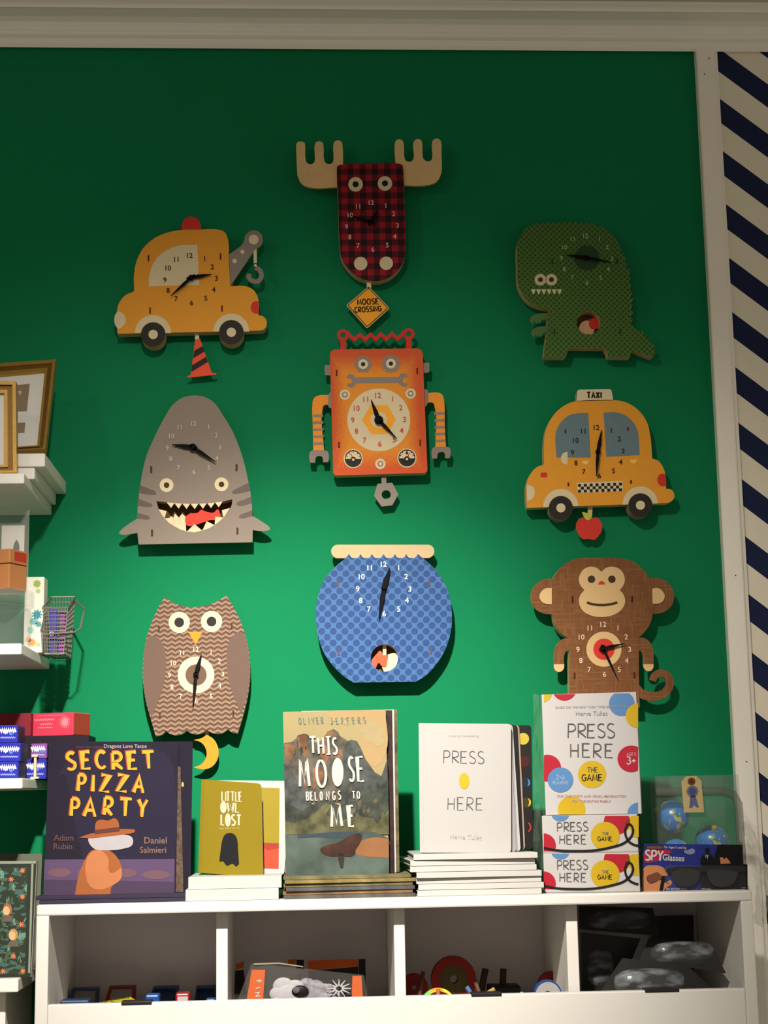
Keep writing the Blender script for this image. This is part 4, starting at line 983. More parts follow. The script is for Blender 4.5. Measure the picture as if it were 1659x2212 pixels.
# ---- white dot book standing on a stack of white books
B4 = Crop(860, 1530, 340/1659)
zt4 = P(1000, 1842, -.285).z
lay = [(200,1510),(205,1532),(200,1522),(190,1512),(140,1476),(115,1440),(175,1486)]
hs = (zt4 - ZT) / 7
wd = ('lowest', 'second from the bottom', 'third from the bottom', 'in the middle', 'third from the top', 'second from the top', 'topmost')
for i, (a, b) in enumerate(lay):
    pa, pb = B4(a, 0)[0], B4(b, 0)[0]
    lying_book('board_book', 'white board book lying %s in the stack under PRESS HERE' % wd[i], P(pa, 1900, -.325).x, P(pb, 1900, -.325).x, -.325 + .003 * (i % 3), .22, ZT + i*hs + .0002, ZT + (i+1)*hs - .0003, M_wht, M_brd, 'stacked white dot books', (0, .6, -.5, .4, -.8, 1.5, -.6)[i])
f4 = bookface(1000, 1842, .288, B4, 6, -2)
root = thing('board_book', 'white board book titled PRESS HERE with one yellow dot, standing partly open', 'book', (P(1010, 1842, -.26).x, -.26, zt4))
c = MB().prism(f4, rrect([(216,156),(1190,164),(1192,1522),(230,1522)], [4, 44, 44, 4], 6), M_white, .002)
c.flat(f4, [(218,158),(258,158),(268,1520),(231,1520)], mat('white_spine_strip', (222,219,216), .45), 1)
c.write(f4, 'PRESS', 692, 515, 128, M_ink, 9, 2, sx=.95, gap=.18, rot=1, jit=.06); c.write(f4, 'HERE', 706, 1008, 128, M_ink, 8, 2, sx=.95, gap=.24, rot=1, jit=.06)
c.flat(f4, arc(696, 766, 55, n=36, ry=84), mat('dot_yellow', (250, 204, 44), .5, .02), 2)
M_faint = mat('faint_print', (208, 205, 203), .6)
c.text(f4, 'a book by the bestselling', 690, 294, 22, M_faint, 2, 0); c.text(f4, 'Herve Tullet', 715, 1360, 46, M_faint, 2, 2)
c.build('front_cover', root)
mk = mat('black_pages', (34, 31, 30), .5); mg = mat('grey_pages', (196, 190, 190), .6, .05, 100)
f4b = bookface(1000, 1842, .277, B4, 6, -2)
pb = MB()
for i, (x0, x1, m) in enumerate(((1186, 1246, mg), (1196, 1258, mg), (1206, 1292, M_white), (1216, 1298, mk), (1238, 1312, mk), (1258, 1322, mk), (1276, 1340, mat('tan_page', (200, 172, 150), .6)))):
    pb.prism(f4b.back(i * .0022), rrect([(300,162 + i*2),(x0,166 + i * 2),(x1,1512 - i*4),(300,1505)], [0, 40, 40, 0], 6), m, .0014)
pb.build('page_block', root)
f4c = f4b.back(.0175)
bk = MB().prism(f4c, rrect([(300,178),(1404,178),(1424,1484),(300,1484)], [0, 40, 40, 0], 6), mk, .002)
bk.flat(f4c, arc(1318, 322, 62, n=36), mat('dot_pale_yellow', (236, 212, 74), .5), 1); bk.flat(f4c, arc(1330, 560, 58, n=28), mat('dot_deep_red', (84, 26, 24), .5), 1)
bk.flat(f4c, arc(1340, 785, 50, n=30), mat('dot_deep_blue', (28, 44, 62), .5), 1); bk.flat(f4c, curve([(1362,740,1),(1388,765),(1388,805),(1362,825,1),(1372,785)]), mat('dot_blue', (84, 150, 212), .5), 2)
bk.flat(f4c, arc(1348, 995, 54, n=30), mat('dot_dark_olive', (72, 64, 20), .5), 1); bk.flat(f4c, curve([(1368,945,1),(1398,975),(1396,1015),(1368,1040,1),(1380,990)]), mat('dot_yellow', (250,204,44)), 2)
bk.stroke(f4c, curve([(1375,1205),(1395,1240),(1392,1275),(1372,1300)], 4, False), 14, M_red, 1)
bk.build('back_cover', root, label='black back page with coloured dots')

# ---- three game boxes
B5 = Crop(1130, 1470, 270/1244)
zg1 = P(1275, 1841.5, -.30).z; zg2 = P(1275, 1760, -.30).z
M_box = mat('game_box_white', (236, 231, 228), .4, .015, 20)
M_gy = mat('game_yellow', (240, 200, 40), .5, .03, 60); M_gr = mat('game_red', (212, 42, 62), .5, .04, 60); M_gb = mat('game_blue', (108, 160, 218), .5, .04, 60)
M_loop = mat('game_black_loop', (40, 34, 32), .5)
xg0, xg1 = P(1177, 1880, -.31).x, P(1377, 1880, -.31).x
gf = wallface(.31, B5)
def clipq(pts, x0, y0, x1, y1):
    """keep a printed shape inside its panel"""
    for ax, lim, sg in ((0, x0, 1), (0, x1, -1), (1, y0, 1), (1, y1, -1)):
        o = []
        for i in range(len(pts)):
            a, b = pts[i-1], pts[i]; da, db = (a[ax] - lim) * sg, (b[ax] - lim) * sg
            if (da >= 0) != (db >= 0):
                t = da / (da - db); o.append((a[0] + (b[0]-a[0]) * t, a[1] + (b[1]-a[1]) * t))
            if db >= 0: o.append(b)
        pts = o
        if not pts: return pts
    return pts
for k, (z0, z1, y0, y1, lab) in enumerate(((ZT + .0004, zg1 - .0003, 1722, 2088, 'white game box with coloured dots and black loop lying lowest'), (zg1, zg2 - .0003, 1342, 1706, 'white game box lying in the middle, under the upright game box'))):
    r = thing('game_box', lab, 'game box', ((xg0+xg1)/2, -.31, z0), 'boxed dot games')
    MB().bbox(xg0, xg1, -.31, -.16, z0, z0 + (z1-z0) * .42, M_box, .0008).build('base_tray', r)
    l = MB().bbox(xg0, xg1, -.3104, -.1596, z0 + (z1-z0)*.02, z1, M_box, .0008)
    l.box(xg1 + .0001, xg1 + .0006, -.3095, -.161, z0 + (z1-z0)*.03, z1 - .001, M_loop)
    dy = y0 - 1342; g = Face((0, -.3106, 0), (0, -1, 0), B5); X0, X1 = 218, 1132; Y0, Y1 = 1346 + dy, 1702 + dy
    Q = lambda p, m, li: l.flat(g, clipq(p, X0, Y0, X1, Y1), m, li)
    Q(arc(380, 1312 + dy, 92), M_gb, 1); Q(arc(925, 1405 + dy, 126), M_gr, 1); Q(arc(1110, 1450 + dy, 110), M_gy, 1); Q(arc(215, 1645 + dy, 122), M_gr, 1); Q(arc(812, 1545 + dy, 138), M_gy, 2)
    l.flat(g, arc(1040, 1520 + dy, 22, n=20, ry=44), M_box, 3)
    l.write(g, 'PRESS', 498, 1455 + dy, 90, M_ink, 8, 3, sx=.95, gap=.16, rot=-1, jit=.05); l.write(g, 'HERE', 500, 1582 + dy, 86, M_ink, 8, 3, sx=1.0, gap=.24, jit=.05)
    l.write(g, 'THE', 815, 1524 + dy, 30, M_ink, 5, 3, gap=.2); l.write(g, 'GAME', 810, 1575 + dy, 44, M_loop, 7, 3, gap=.2)
    l.stroke(g, curve([(220,1668+dy),(340,1690+dy),(520,1697+dy),(700,1690+dy),(860,1660+dy),(1000,1610+dy),(1066,1540+dy),(1078,1480+dy),(1040,1428+dy),(1008,1470+dy),(1008,1540+dy),(1040,1600+dy),(1085,1630+dy),(1130,1642+dy)], 7, False), 22, M_loop, 4)
    l.build('lid', r); r.rotation_euler = (0, 0, math.radians(-13)); r.scale = (1.02, 1, 1)
r = thing('game_box', 'tall white game box standing upright on two others, covered in coloured dots', 'game box', ((xg0+xg1)/2, -.30, zg2), 'boxed dot games')
gu = wallface(.300, B5)
pz0, pz1 = zg2, gu.at(660, 130).z
pxa, pxb = gu.at(216, 700).x, gu.at(1128, 700).x
MB().bbox(pxa, pxb, -.27, -.235, pz0 + .0004, pz1, M_box, .0008).build('base_tray', r)
l = MB().bbox(pxa - .0004, pxb + .0004, -.300, -.256, pz0 + .0003, pz1 + .0004, M_box, .0008)
g = Face((0, -.3002, 0), (0, -1, 0), B5); X0, X1, Y0, Y1 = 219, 1124, 134, 1334
Q = lambda p, m, li: l.flat(g, clipq(p, X0, Y0, X1, Y1), m, li)
for x, y, rr, m, li in ((190,105,112,M_gy,1),(418,82,116,M_gr,1),(968,235,122,M_gb,1),(1128,355,122,M_gy,2),(1060,782,132,M_gr,1),(252,870,134,M_gr,1),(380,988,124,M_gb,2),(685,935,136,M_gy,1),(488,1285,134,M_gy,1),(1135,1325,112,M_gb,1)): Q(arc(x, y, rr, n=48), m, li)
l.write(g, 'PRESS', 675, 500, 138, M_ink, 11, 3, sx=.95, gap=.16, rot=0, jit=.05); l.write(g, 'HERE', 680, 697, 132, M_ink, 11, 3, sx=1.0, gap=.28, rot=1, jit=.05)
l.write(g, 'THE', 688, 888, 46, M_ink, 7, 3, gap=.18); l.write(g, 'GAME', 684, 966, 62, M_loop, 9, 3, gap=.2)
M_pinkp = mat('print_pale_pink', (232, 176, 180), .5); M_bluep = mat('print_pale_blue', (186, 212, 240), .5)
l.write(g, 'AGES', 1060, 738, 30, M_pinkp, 5, 3); l.write(g, '3+', 1058, 798, 72, mat('print_white', (238,228,226), .5), 11, 3, gap=.12)
l.write(g, '2-6', 378, 962, 44, M_bluep, 7, 3, gap=.14); l.write(g, 'PLAYERS', 380, 1018, 30, M_bluep, 5, 3, gap=.14)
l.text(g, 'BASED ON THE NEW YORK TIMES BESTSELLER BY', 680, 264, 22, M_ink2, 3, 0); l.text(g, 'Herve Tullet', 680, 328, 42, M_ink2, 3, 0, 0)
l.text(g, 'FOR CREATIVITY AND VISUAL IMAGINATION', 680, 1150, 24, M_pinkp, 3, 0, .01, .95); l.text(g, 'FOR THE ENTIRE FAMILY', 680, 1200, 24, M_pinkp, 3, 0, .01)
l.build('lid', r); r.rotation_euler = (0, 0, math.radians(-13)); r.scale = (1.02, 1, 1)

# ------------------------------------------------------------------ right end of the unit
G = Crop(1360, 1640, 299/1659)
def clear(name, rgb, alpha, rough=.12, spec=.5):
    if name not in _mats: mat(name, rgb, rough, .02, 30, spec, 0, alpha)
    return _mats[name]
M_clear = clear('clear_plastic', (190, 200, 190), .10); M_rim = clear('clear_plastic_rim', (150, 156, 142), .42, .2)
# clear tub holding the globes
gp = lambda x, y, d: P(*G(x, y), -d)
tx0, tx1 = gp(262, 900, .20).x, gp(1340, 900, .20).x
tz1 = gp(700, 195, .20).z
tc = thing('clear_tub', 'clear plastic tub of toy globes behind the spy glasses pack', 'tub', ((tx0+tx1)/2, -.15, ZT))
tb = MB()
for (xa, xb, ya, yb) in ((tx0, tx1, -.205, -.2035), (tx0, tx1, -.0965, -.095), (tx0, tx0 + .0015, -.2035, -.0965), (tx1 - .0015, tx1, -.2035, -.0965)):
    tb.box(xa, xb, ya, yb, ZT + .0018, tz1, M_clear)
tb.box(tx0, tx1, -.205, -.095, ZT + .0003, ZT + .0018, M_clear)
tb.build('wall', tc)
rz = gp(1000, 385, .205).z
rm = MB().tube([(tx0 + .01, -.206, rz), (tx1 - .03, -.206, rz), (tx1 - .012, -.206, rz - .006), (tx1 - .004, -.206, rz - .022), (tx1 - .003, -.206, ZT + .012)], .0075, M_rim, 10)
rm.build('moulded_rim', tc, smooth=True)
MB().box(tx0 + .004, tx1 - .02, -.2056, -.2050, rz - .002, tz1 - .004, clear('clear_lid_band', (170, 176, 160), .16)).build('lid_band', tc)
def _globe(nt, X, Z, vec, Y):
    n = noise(nt, vec, 55, 4); n2 = noise(nt, vec, 130, 3)
    sea = mixc(nt, n2, lin((30, 92, 168)), lin((66, 142, 206)))
    land = mixc(nt, n2.gt(.5), lin((70, 140, 60)), lin((188, 178, 140)))
    return mixc(nt, n.gt(.56), sea, mixc(nt, n.gt(.68), land, lin((196, 110, 60))))
M_globe = pattern('toy_globe_print', _globe, .3, .4)
M_ygl = mat('globe_yellow_cap', (232, 214, 40), .5)
for lab, x, y, r, d in (('blue toy globe standing highest in the clear tub, below the tag', 515, 690, 195, .155), ('blue toy globe with yellow patch at the right of the clear tub', 985, 985, 196, .150), ('blue toy globe low at the left of the clear tub', 560, 1140, 180, .165)):
    p = gp(x, y, d); rr = r * G.k / 3500 * (DIST - d) * 1.0
    z = max(p.z, ZT + .002 + rr)
    g = MB().ball((p.x, p.y, z), rr, M_globe, 28, 18).build('toy_globe', None, True); tag(g, lab, 'globe', 'toy globes in the clear tub')
    cap = MB().ball((p.x + (rr*.05 if x > 900 else -rr*.98), p.y - (rr*.62 if x > 900 else rr*.1), z + (rr*.80 if x > 900 else rr*.4)), rr*.2, M_ygl, 12, 8)
    w = Vector(g.location); me = cap.build('stopper', g)
# beige tag with a blue rosette on the tub front
tf = wallface(.2165, G)
tg = MB().prism(tf, [(620,268),(672,205),(800,198),(862,262),(894,636),(652,640)], mat('tag_beige', (238, 210, 150), .6), .0008)
tg.flat(tf, arc(742, 266, 46, n=28), mat('tag_ring_brown', (134, 82, 44), .5), 1); tg.flat(tf, arc(742, 266, 20, n=18), mat('tag_ring_dark', (100, 58, 30), .5), 2)
M_ros = mat('rosette_blue', (116, 122, 166), .6, .12, 160)
tg.flat(tf, gear(752, 385, 62, 74, 18), M_ros, 1); tg.flat(tf, [(728,440),(790,436),(830,582),(790,570),(772,545),(755,576),(714,584)], M_ros, 1); tg.flat(tf, arc(752, 385, 40, n=24), mat('rosette_deep', (92, 98, 146), .6), 2)
tg.build('tag', tc, label='beige tag printed with a blue rosette')
# spy glasses pack
sp = thing('toy_pack', 'blue and black spy glasses toy pack standing at the right end of the unit', 'toy pack', (gp(800, 1600, .30).x, -.30, ZT))
sf = bookface(1520, 1928, .303, G, 5, 0)
bot = 1632
M_sblue = mat('pack_blue', (46, 58, 150), .5, .06, 30); M_sblack = mat('pack_black', (26, 25, 28), .5, .15, 30); M_skin = mat('pack_skin_orange', (232, 152, 100), .6, .05, 40)
c = MB().prism(sf, [(160,1012),(1352,1026),(1362,1256),(1412,1260),(1416,bot),(165,bot)], M_sblue, .0015)
c.flat(sf, [(1060,1024),(1352,1026),(1362,1256),(1412,1260),(1416,bot),(700,bot),(720,1580),(850,1560),(850,1250),(1000,1220),(1040,1080)], M_sblack, 1)
c.flat(sf, curve([(165,1180),(200,1080),(330,1085),(440,1085),(520,1110,1),(420,1160),(370,1200),(260,1235),(180,1230)]), mat('pack_red', (196, 40, 76), .5), 1)
c.flat(sf, rect(190,1036,408,1082), mat('pack_dark_label', (38,34,44), .5), 2); c.flat(sf, rect(206,1050,392,1056), M_skin, 3); c.flat(sf, rect(206,1066,392,1070), M_skin, 3)
M_pw = mat('pack_white', (232, 226, 224), .5)
c.text(sf, 'For Ages 5 and Up', 545, 1062, 28, M_pw, 2, 2, .01, .9)
c.write(sf, 'SPY', 292, 1155, 118, M_pw, 22, 4, sx=.85, gap=.16, rot=3); c.text(sf, 'Glasses', 525, 1182, 72, M_pw, 3, 3, .02, .85)
c.flat(sf, curve([(650,1100),(690,1092),(760,1072),(782,1110),(760,1135),(690,1136)]), mat('pack_pale_blue', (150, 160, 196), .5), 2)
c.flat(sf, curve([(925,1060),(955,1080),(952,1130),(990,1150),(1002,1200),(1000,1250,1),(846,1250,1),(850,1190),(880,1150),(905,1135),(902,1085)]), M_sblack, 3)
c.flat(sf, [(905,1148),(920,1146),(912,1186)], M_pw, 4); c.flat(sf, [(932,1146),(944,1148),(926,1205)], M_pw, 4)
c.flat(sf, [(1080,1180),(1110,1174),(1132,1196),(1160,1180),(1190,1215),(1212,1250),(1090,1256)], M_skin, 3)
# printed hand holding the glasses
c.flat(sf, curve([(150,1420,1),(155,1330),(190,1285),(280,1272),(360,1280),(430,1320),(465,1365),(440,1400),(380,1405,1),(330,1360),(270,1380),(205,1410),(240,1490),(300,1480),(370,1450),(420,1480),(490,1450),(505,1490),(440,1540),(360,bot,1),(165,bot,1)]), M_skin, 3)
c.flat(sf, curve([(198,1412,1),(270,1372),(330,1352,1),(392,1402,1),(370,1440),(300,1470),(240,1492,1)]), mat('pack_palm_brown', (140, 82, 56), .6), 4)
for q in ([(408,1310),(440,1345),(455,1362)], [(455,1448),(440,1480),(470,1500)], [(165,1330),(158,1420)]): c.stroke(sf, q, 6, M_sblack, 4)
c.flat(sf, [(385,1400),(430,1398),(390,1600),(350,1600)], M_sblack, 5)
c.text(sf, 'SEE BEHIND YOU!', 560, 1556, 22, M_pw, 4, 0, .01); c.text(sf, 'STYLISH', 915, 1560, 22, M_pw, 4, 0, .01)
for y in (1535, 1560): c.flat(sf, rect(1338, y, 1392, y + 14), mat('pack_grey', (150,146,146), .5), 3)
c.build('card', sp)
M_lens = mat('dark_lens', (22, 22, 24), .12, .1, 30, .6)
sg = MB(); sff = Face(sf.o + sf.n * .009, sf.n, sf.crop)
for q in (curve([(505,1330),(560,1310),(700,1305),(830,1330),(835,1420),(790,1490),(700,1525),(600,1515),(535,1460)]), curve([(930,1330),(1050,1300),(1200,1305),(1290,1340),(1280,1430),(1230,1500),(1120,1530),(1010,1510),(950,1440)])):
    sg.prism(sff, q, M_lens, .004)
sg.prism(sff, curve([(440,1330),(520,1295),(700,1285),(860,1290),(1060,1285),(1250,1280),(1390,1290),(1400,1330),(1290,1345),(1060,1320),(930,1345),(860,1352),(820,1330),(600,1318),(450,1352)]), M_sblack, .006)
sg.build('toy_sunglasses', sp, label='black toy sunglasses fixed to the card')
blis = MB().prism(Face(sf.o + sf.n*.015, sf.n, sf.crop), rrect([(420,1270),(1395,1275),(1400,1560),(420,1560)], 60), clear('blister_plastic', (200, 200, 200), .025, .15), .0006)
blis.build('blister', sp)
# clear wrap at the left of the upright game box
wf = wallface(.27, B5); 
wp = thing('plastic_wrap', 'crinkled clear plastic sleeve hanging left of the game boxes', 'plastic sleeve', (wf.at(160, 1700).x, -.26, ZT))
w = MB(); rr = random.Random(4)
rows = 16; colx = [100, 125, 150, 175, 200, 228]
vs = []
for i in range(rows + 1):
    for j, x in enumerate(colx):
        y = 140 + (2085 - 140) * i / rows
        vs.append(wf.at(x + rr.uniform(-5, 5), y + rr.uniform(-8, 8), rr.uniform(-.004, .004)))
for k in range(len(colx)): vs[rows * len(colx) + k].z = ZT + .0006
fs = [(i*len(colx)+j, i*len(colx)+j+1, (i+1)*len(colx)+j+1, (i+1)*len(colx)+j) for i in range(rows) for j in range(len(colx)-1)]
w.add(vs, fs, clear('crinkled_film', (186, 206, 184), .16, .18)); w.build('film', wp)

# ------------------------------------------------------------------ things in the bins
C1 = Crop(60, 1900, 440/1659); C2 = Crop(460, 1920, 420/1659); C3 = Crop(850, 1920, 400/1659); C4 = Crop(1220, 1900, 439/1659)
M_tb = mat('toy_blue', (36, 100, 190), .35, .05, 40, .4); M_tr = mat('toy_red', (206, 34, 46), .35, .05, 40, .4); M_ty = mat('toy_yellow', (232, 208, 40), .4); M_td = mat('toy_dark_blue', (44, 72, 116), .4, .1, 40, .3); M_tm = mat('toy_maroon', (150, 34, 28), .4)
M_tgl = clear('toy_clear_lid', (190, 190, 170), .35)
def at_bin(C, x, y, d): return P(*C(x, y), -d)
# small lidded toy cases standing upright, open frames
def case(label, C, q, d, m, win):
    """shallow case with a clear window, leaning back on the bin floor"""
    f = wallface(d, C); zb = ZBIN
    bottom = [f.at(*q[3]), f.at(*q[2])]
    r = thing('toy_case', label, 'toy case', (sum(v.x for v in bottom)/2, -d, zb), 'toy cases in the left bin')
    mb = MB()
    a, b = f.at(*q[0]), f.at(*q[1]); x0, x1 = bottom[0].x, bottom[1].x
    top = max(a.z, b.z)
    def pt(u, v, y): # v 0 bottom 1 top
        xl = x0 + (a.x - x0) * v; xr = x1 + (b.x - x1) * v; return (xl + (xr - xl) * u, y + .02 * v, zb + .0005 + (top - zb) * v)
    def slab(u0, u1, v0, v1, ya, yb):
        vs = [pt(u, v, y) for u in (u0, u1) for y in (ya, yb) for v in (v0, v1)]
        mb.add(vs, [(0,1,3,2),(4,6,7,5),(0,4,5,1),(2,3,7,6),(0,2,6,4),(1,5,7,3)], m)
    slab(0, 1, 0, .3, -d, -d + .03); slab(0, .09, .3, 1, -d, -d + .03); slab(.91, 1, .3, 1, -d, -d + .03); slab(.09, .91, .9, 1, -d, -d + .03)
    mb.build('frame', r)
    g = MB(); vs = [pt(u, v, -d + .012) for u, v in ((.09,.3),(.91,.3),(.91,.9),(.09,.9))] + [pt(u, v, -d + .016) for u, v in ((.09,.3),(.91,.3),(.91,.9),(.09,.9))]
    g.add(vs, [(0,1,2,3),(4,7,6,5),(0,4,5,1),(1,5,6,2),(2,6,7,3),(3,7,4,0)], win); g.build('window', r)
case('dark blue toy case with clear window at the far left of the left bin', C1, [(345,905),(560,905),(560,1040),(318,1040)], .13, M_td, M_tgl)
case('maroon toy case with clear window beside the yellow strip in the left bin', C1, [(650,890),(860,888),(865,1040),(610,1040)], .13, M_tm, M_tgl)
case('dark blue toy case between the blue and red blocks in the left bin', C1, [(1010,892),(1215,895),(1220,1040),(980,1040)], .11, M_td, M_td)
case('dark blue toy case against the right wall of the left bin', C1, [(1365,888),(1525,885),(1530,1040),(1350,1040)], .11, M_td, M_td)
def block(name, label, C, x0, y0, x1, d, m, depth=.03, cat='toy block', group='bright blocks in the left bin', win=False):
    a, b = at_bin(C, x0, y0, d), at_bin(C, x1, y0, d)
    r = thing(name, label, cat, ((a.x+b.x)/2, -d + depth/2, ZBIN), group)
    MB().bbox(a.x, b.x, -d, -d + depth, ZBIN + .0004, a.z, m, .003).build('body', r)
    if win:
        cx = (a.x + b.x)/2; MB().bbox(cx - .008, cx + .009, -d - .0008, -d + .0002, a.z - .013, a.z - .005, M_pw, .0004).build('sticker', r)
    return r
block('toy_block', 'bright blue toy block in the left bin', C1, 955, 940, 1070, .275, M_tb)
block('toy_block', 'red toy block with white sticker in the left bin', C1, 1202, 928, 1316, .275, M_tr, win=True)
block('toy_block', 'bright blue toy block touching the first divider', C1, 1446, 975, 1530, .275, M_tb, .025)
block('toy_block', 'low blue toy block under the dark case at the left of the bin', C1, 262, 985, 500, .26, M_td)
yb = thing('ruler', 'yellow plastic strip lying in the left bin', 'strip', (at_bin(C1, 700, 1010, .29).x, -.29, ZBIN))
q = [at_bin(C1, x, y, .285) for x, y in ((545,1012),(650,990),(830,962),(870,985),(740,1008))]
m = MB(); vs = [tuple(v) for v in q] + [(v.x, v.y + .012, v.z) for v in q]; n = len(q)
base = [(v.x, v.y, ZBIN + .0004) for v in q] + [(v.x, v.y + .012, ZBIN + .0004) for v in q]
al = vs + base
m.add(al, [(0,1,2,3,4),(5,9,8,7,6)] + [(i, i + 2*n, (i+1) % n + 2*n, (i+1) % n) for i in range(n)] + [(i+n, (i+1) % n + n, (i+1) % n + 3*n, i + 3*n) for i in range(n)], M_ty); m.build('strip_body', yb)

# bin two: three bagged toys with orange labels
M_or = mat('label_orange', (228, 104, 36), .5, .06, 60); M_bagk = mat('bag_black_card', (38, 34, 34), .5, .15, 50); M_film = clear('bag_film', (170, 166, 158), .09, .12); M_plush = mat('white_plush', (214, 212, 214), .9, .15, 160); M_plushg = mat('plush_grey', (120, 118, 126), .9, .2, 120)
def bag(label, q, d, lean, parts, group='bagged toys in the second bin'):
    q = [p if p[1] < 1000 else (p[0], ybin(C2, p[0], d, .006)) for p in q]
    parts = [(a_, [p_ if p_[1] < 1000 else (p_[0], ybin(C2, p_[0], d, .006)) for p_ in b_], c_, d_, e_) for a_, b_, c_, d_, e_ in parts]
    f = bookface(*C2(*q[3]), d, C2, lean, 0)
    bz = [f.at(*p) for p in q]; lo = min(v.z for v in bz)
    r = thing('toy_bag', label, 'toy bag', (sum(v.x for v in bz)/4, -d, ZBIN))
    r['group'] = group
    mb = MB().prism(f, rrect(q, 14), M_film, .0008); mb.build('film', r)
    for nm, pts, m, dep, lift in parts:
        MB().prism(Face(f.o + f.n*lift, f.n, f.crop), pts, m, dep).build(nm, r)
    return r, f
def ybin(C, x, d, up=.004):
    lo, hi = 0, 3000
    for _ in range(40):
        m_ = (lo + hi) / 2
        if at_bin(C, x, m_, d).z > ZBIN + up: lo = m_
        else: hi = m_
    return lo
sag = ybin(C2, 700, .255, .006)
r, f = bag('clear toy bag with orange side labels and white plush, front of the second bin', [(330,632),(1290,735),(1335,sag),(170,sag)], .255, 14, [
    ('card', [(350,655),(760,690),(700,760),(560,780),(500,860),(470,sag),(430,sag),(470,700)], M_bagk, .002, -.003),
    ('side_label', [(330,690),(446,690),(420,sag),(270,sag)], M_or, .0015, .001),
    ('side_label', [(1190,742),(1268,742),(1285,sag),(1180,sag)], M_or, .0015, .001),
    ('seam', [(350,636),(560,628),(770,660),(770,670),(560,640),(350,650)], mat('film_seam', (168,160,132), .4), .001, .002)])
lt = MB(); lf = Face(f.o + f.n*.0016, f.n, f.crop)
k = C2.k * 2.8 / 3500
pl = MB()
for x, y, rr_ in ((600,835,80),(556,900,66),(640,915,104),(700,850,74),(720,935,90),(580,960,60)):
    p = f.at(x, y, .004); pl.ball((p.x, p.y, p.z), rr_ * k, M_plush, 20, 12, (1.1, .4, .9))
pg_ = MB()
for x, y, rr_ in ((800,825,66),(870,850,76),(950,880,74),(830,915,92),(940,945,72),(1020,930,56)):
    p = f.at(x, y, .002); pg_.ball((p.x, p.y, p.z), rr_ * k, mat('plush_pale_grey', (176, 170, 178), .9, .3, 110), 20, 12, (1.15, .4, .9))
pg_.build('plush_side', r, True)
pl.build('plush_body', r, True)
pe = MB(); p = f.at(745, 885, .014); pe.ball(p, 70*k, M_bagk, 18, 12, (1.0, .3, .7)); p2 = f.at(712, 880, .021); pe.ball(p2, 30*k, M_plushg, 14, 8, (1, .3, .9)); pe.build('plush_eye', r, True)
st = MB()
for a in range(0, 360, 30):
    sf2 = Face(f.o + f.n*.018, f.n, f.crop); st.stroke(sf2, [(1075 + 25*math.cos(math.radians(a)), 850 + 20*math.sin(math.radians(a))), (1075 + 105*math.cos(math.radians(a)), 850 + 80*math.sin(math.radians(a)))], 16, M_plush, depth=.001, w1=5)
st.build('plush_whiskers', r)
lb = MB()
for i, ch in enumerate('FINGE'): lb.text(Face(f.o + f.n*.0016, f.n, f.crop), ch, 392 - i*6, 790 + i*56, 40, mat('label_white', (236,226,214), .5), 1, 80, .02)
lb.build('label_print', r)
bag('dark toy bag with wide orange header, right behind the front bag', [(780,585),(1322,530),(1330,sag),(800,sag)], .12, 6, [('header', [(810,612),(1240,596),(1244,660),(815,700)], M_or, .0015, .001), ('card', [(1244,600),(1300,596),(1306,sag),(1244,sag)], M_bagk, .0015, .001), ('body_card', [(815,702),(1240,664),(1240,sag),(815,sag)], M_bagk, .0015, .0005)])
bag('dark toy bag with small orange corner, left behind the front bag', [(190,600),(740,470),(760,sag),(170,sag)], .16, 8, [('corner_label', [(196,640),(262,618),(266,668),(198,690)], M_or, .0015, .001), ('card', [(190,700),(262,690),(300,sag),(180,sag)], M_bagk, .0015, .001), ('top_label', [(640,606),(706,600),(706,640),(640,646)], M_or, .0015, .001), ('card', [(712,606),(776,604),(776,690),(712,690)], M_bagk, .0015, .001)])

# bin three: tape reels, sticks and a sun disc
def reel(label, x, y, ro, ri, d, m, m2, depth=.012, group='round toys in the third bin', lean=0, name='ribbon_reel', cat='reel'):
    p = at_bin(C3, x, y, d); k = C3.k * (DIST - d) / 3500; R = ro * k
    z = ZBIN + R + .0006
    dz = z - p.z
    cx, cz = p.x, p.z if p.z - R > ZBIN else z
    r = thing(name, label, cat, (cx, -d, cz - R), group)
    prof = [(R, -d), (R, -d + depth), (ri*k, -d + depth), (ri*k, -d), (R, -d)]
    def ring(r0, r1, ya, yb, mm):
        mb = MB(); n = 40; vs = []
        for i in range(n):
            a = 2*math.pi*i/n
            for rr2, yy in ((r1, ya), (r1, yb), (r0, yb), (r0, ya)): vs.append((cx + rr2*math.cos(a), yy, cz + rr2*math.sin(a)))
        fs = []
        for i in range(n):
            j = (i+1) % n
            for q2 in range(4): fs.append((i*4+q2, j*4+q2, j*4+(q2+1) % 4, i*4+(q2+1) % 4))
        return mb.add(vs, fs, mm)
    ring(ri*k*1.25, R, -d, -d + depth, m).build('rim', r); ring(max(.0008, ri*k*.35), ri*k*1.25, -d + .001, -d + depth - .001, m2).build('core', r)
    return r
M_redr = mat('ribbon_red', (160, 38, 30), .5); M_ol = mat('core_olive', (96, 84, 44), .6)
reel('large red ribbon reel at the back of the third bin', 545, 960, 195, 100, .15, M_redr, M_ol, .02)
reel('white disc with blue rim at the right of the third bin', 1385, 965, 122, 88, .265, M_tb, mat('disc_white', (214,210,206), .5), .012, name='blue_rim_disc', cat='disc')
reel('dark red reel lying behind the blue rimmed disc', 1420, 920, 118, 60, .14, M_redr, M_tm, .014)
reel('red reel at the far left of the third bin', 190, 1010, 120, 60, .13, M_redr, M_tm, .014)
def _rain(nt, X, Z, vec, Y):
    t = (X * 18 + noise(nt, vec, 60) * .4).fract()
    a = mixc(nt, t.gt(.35), lin((240, 150, 40)), lin((240, 214, 60))); return mixc(nt, t.gt(.75), a, lin((110, 190, 90)))
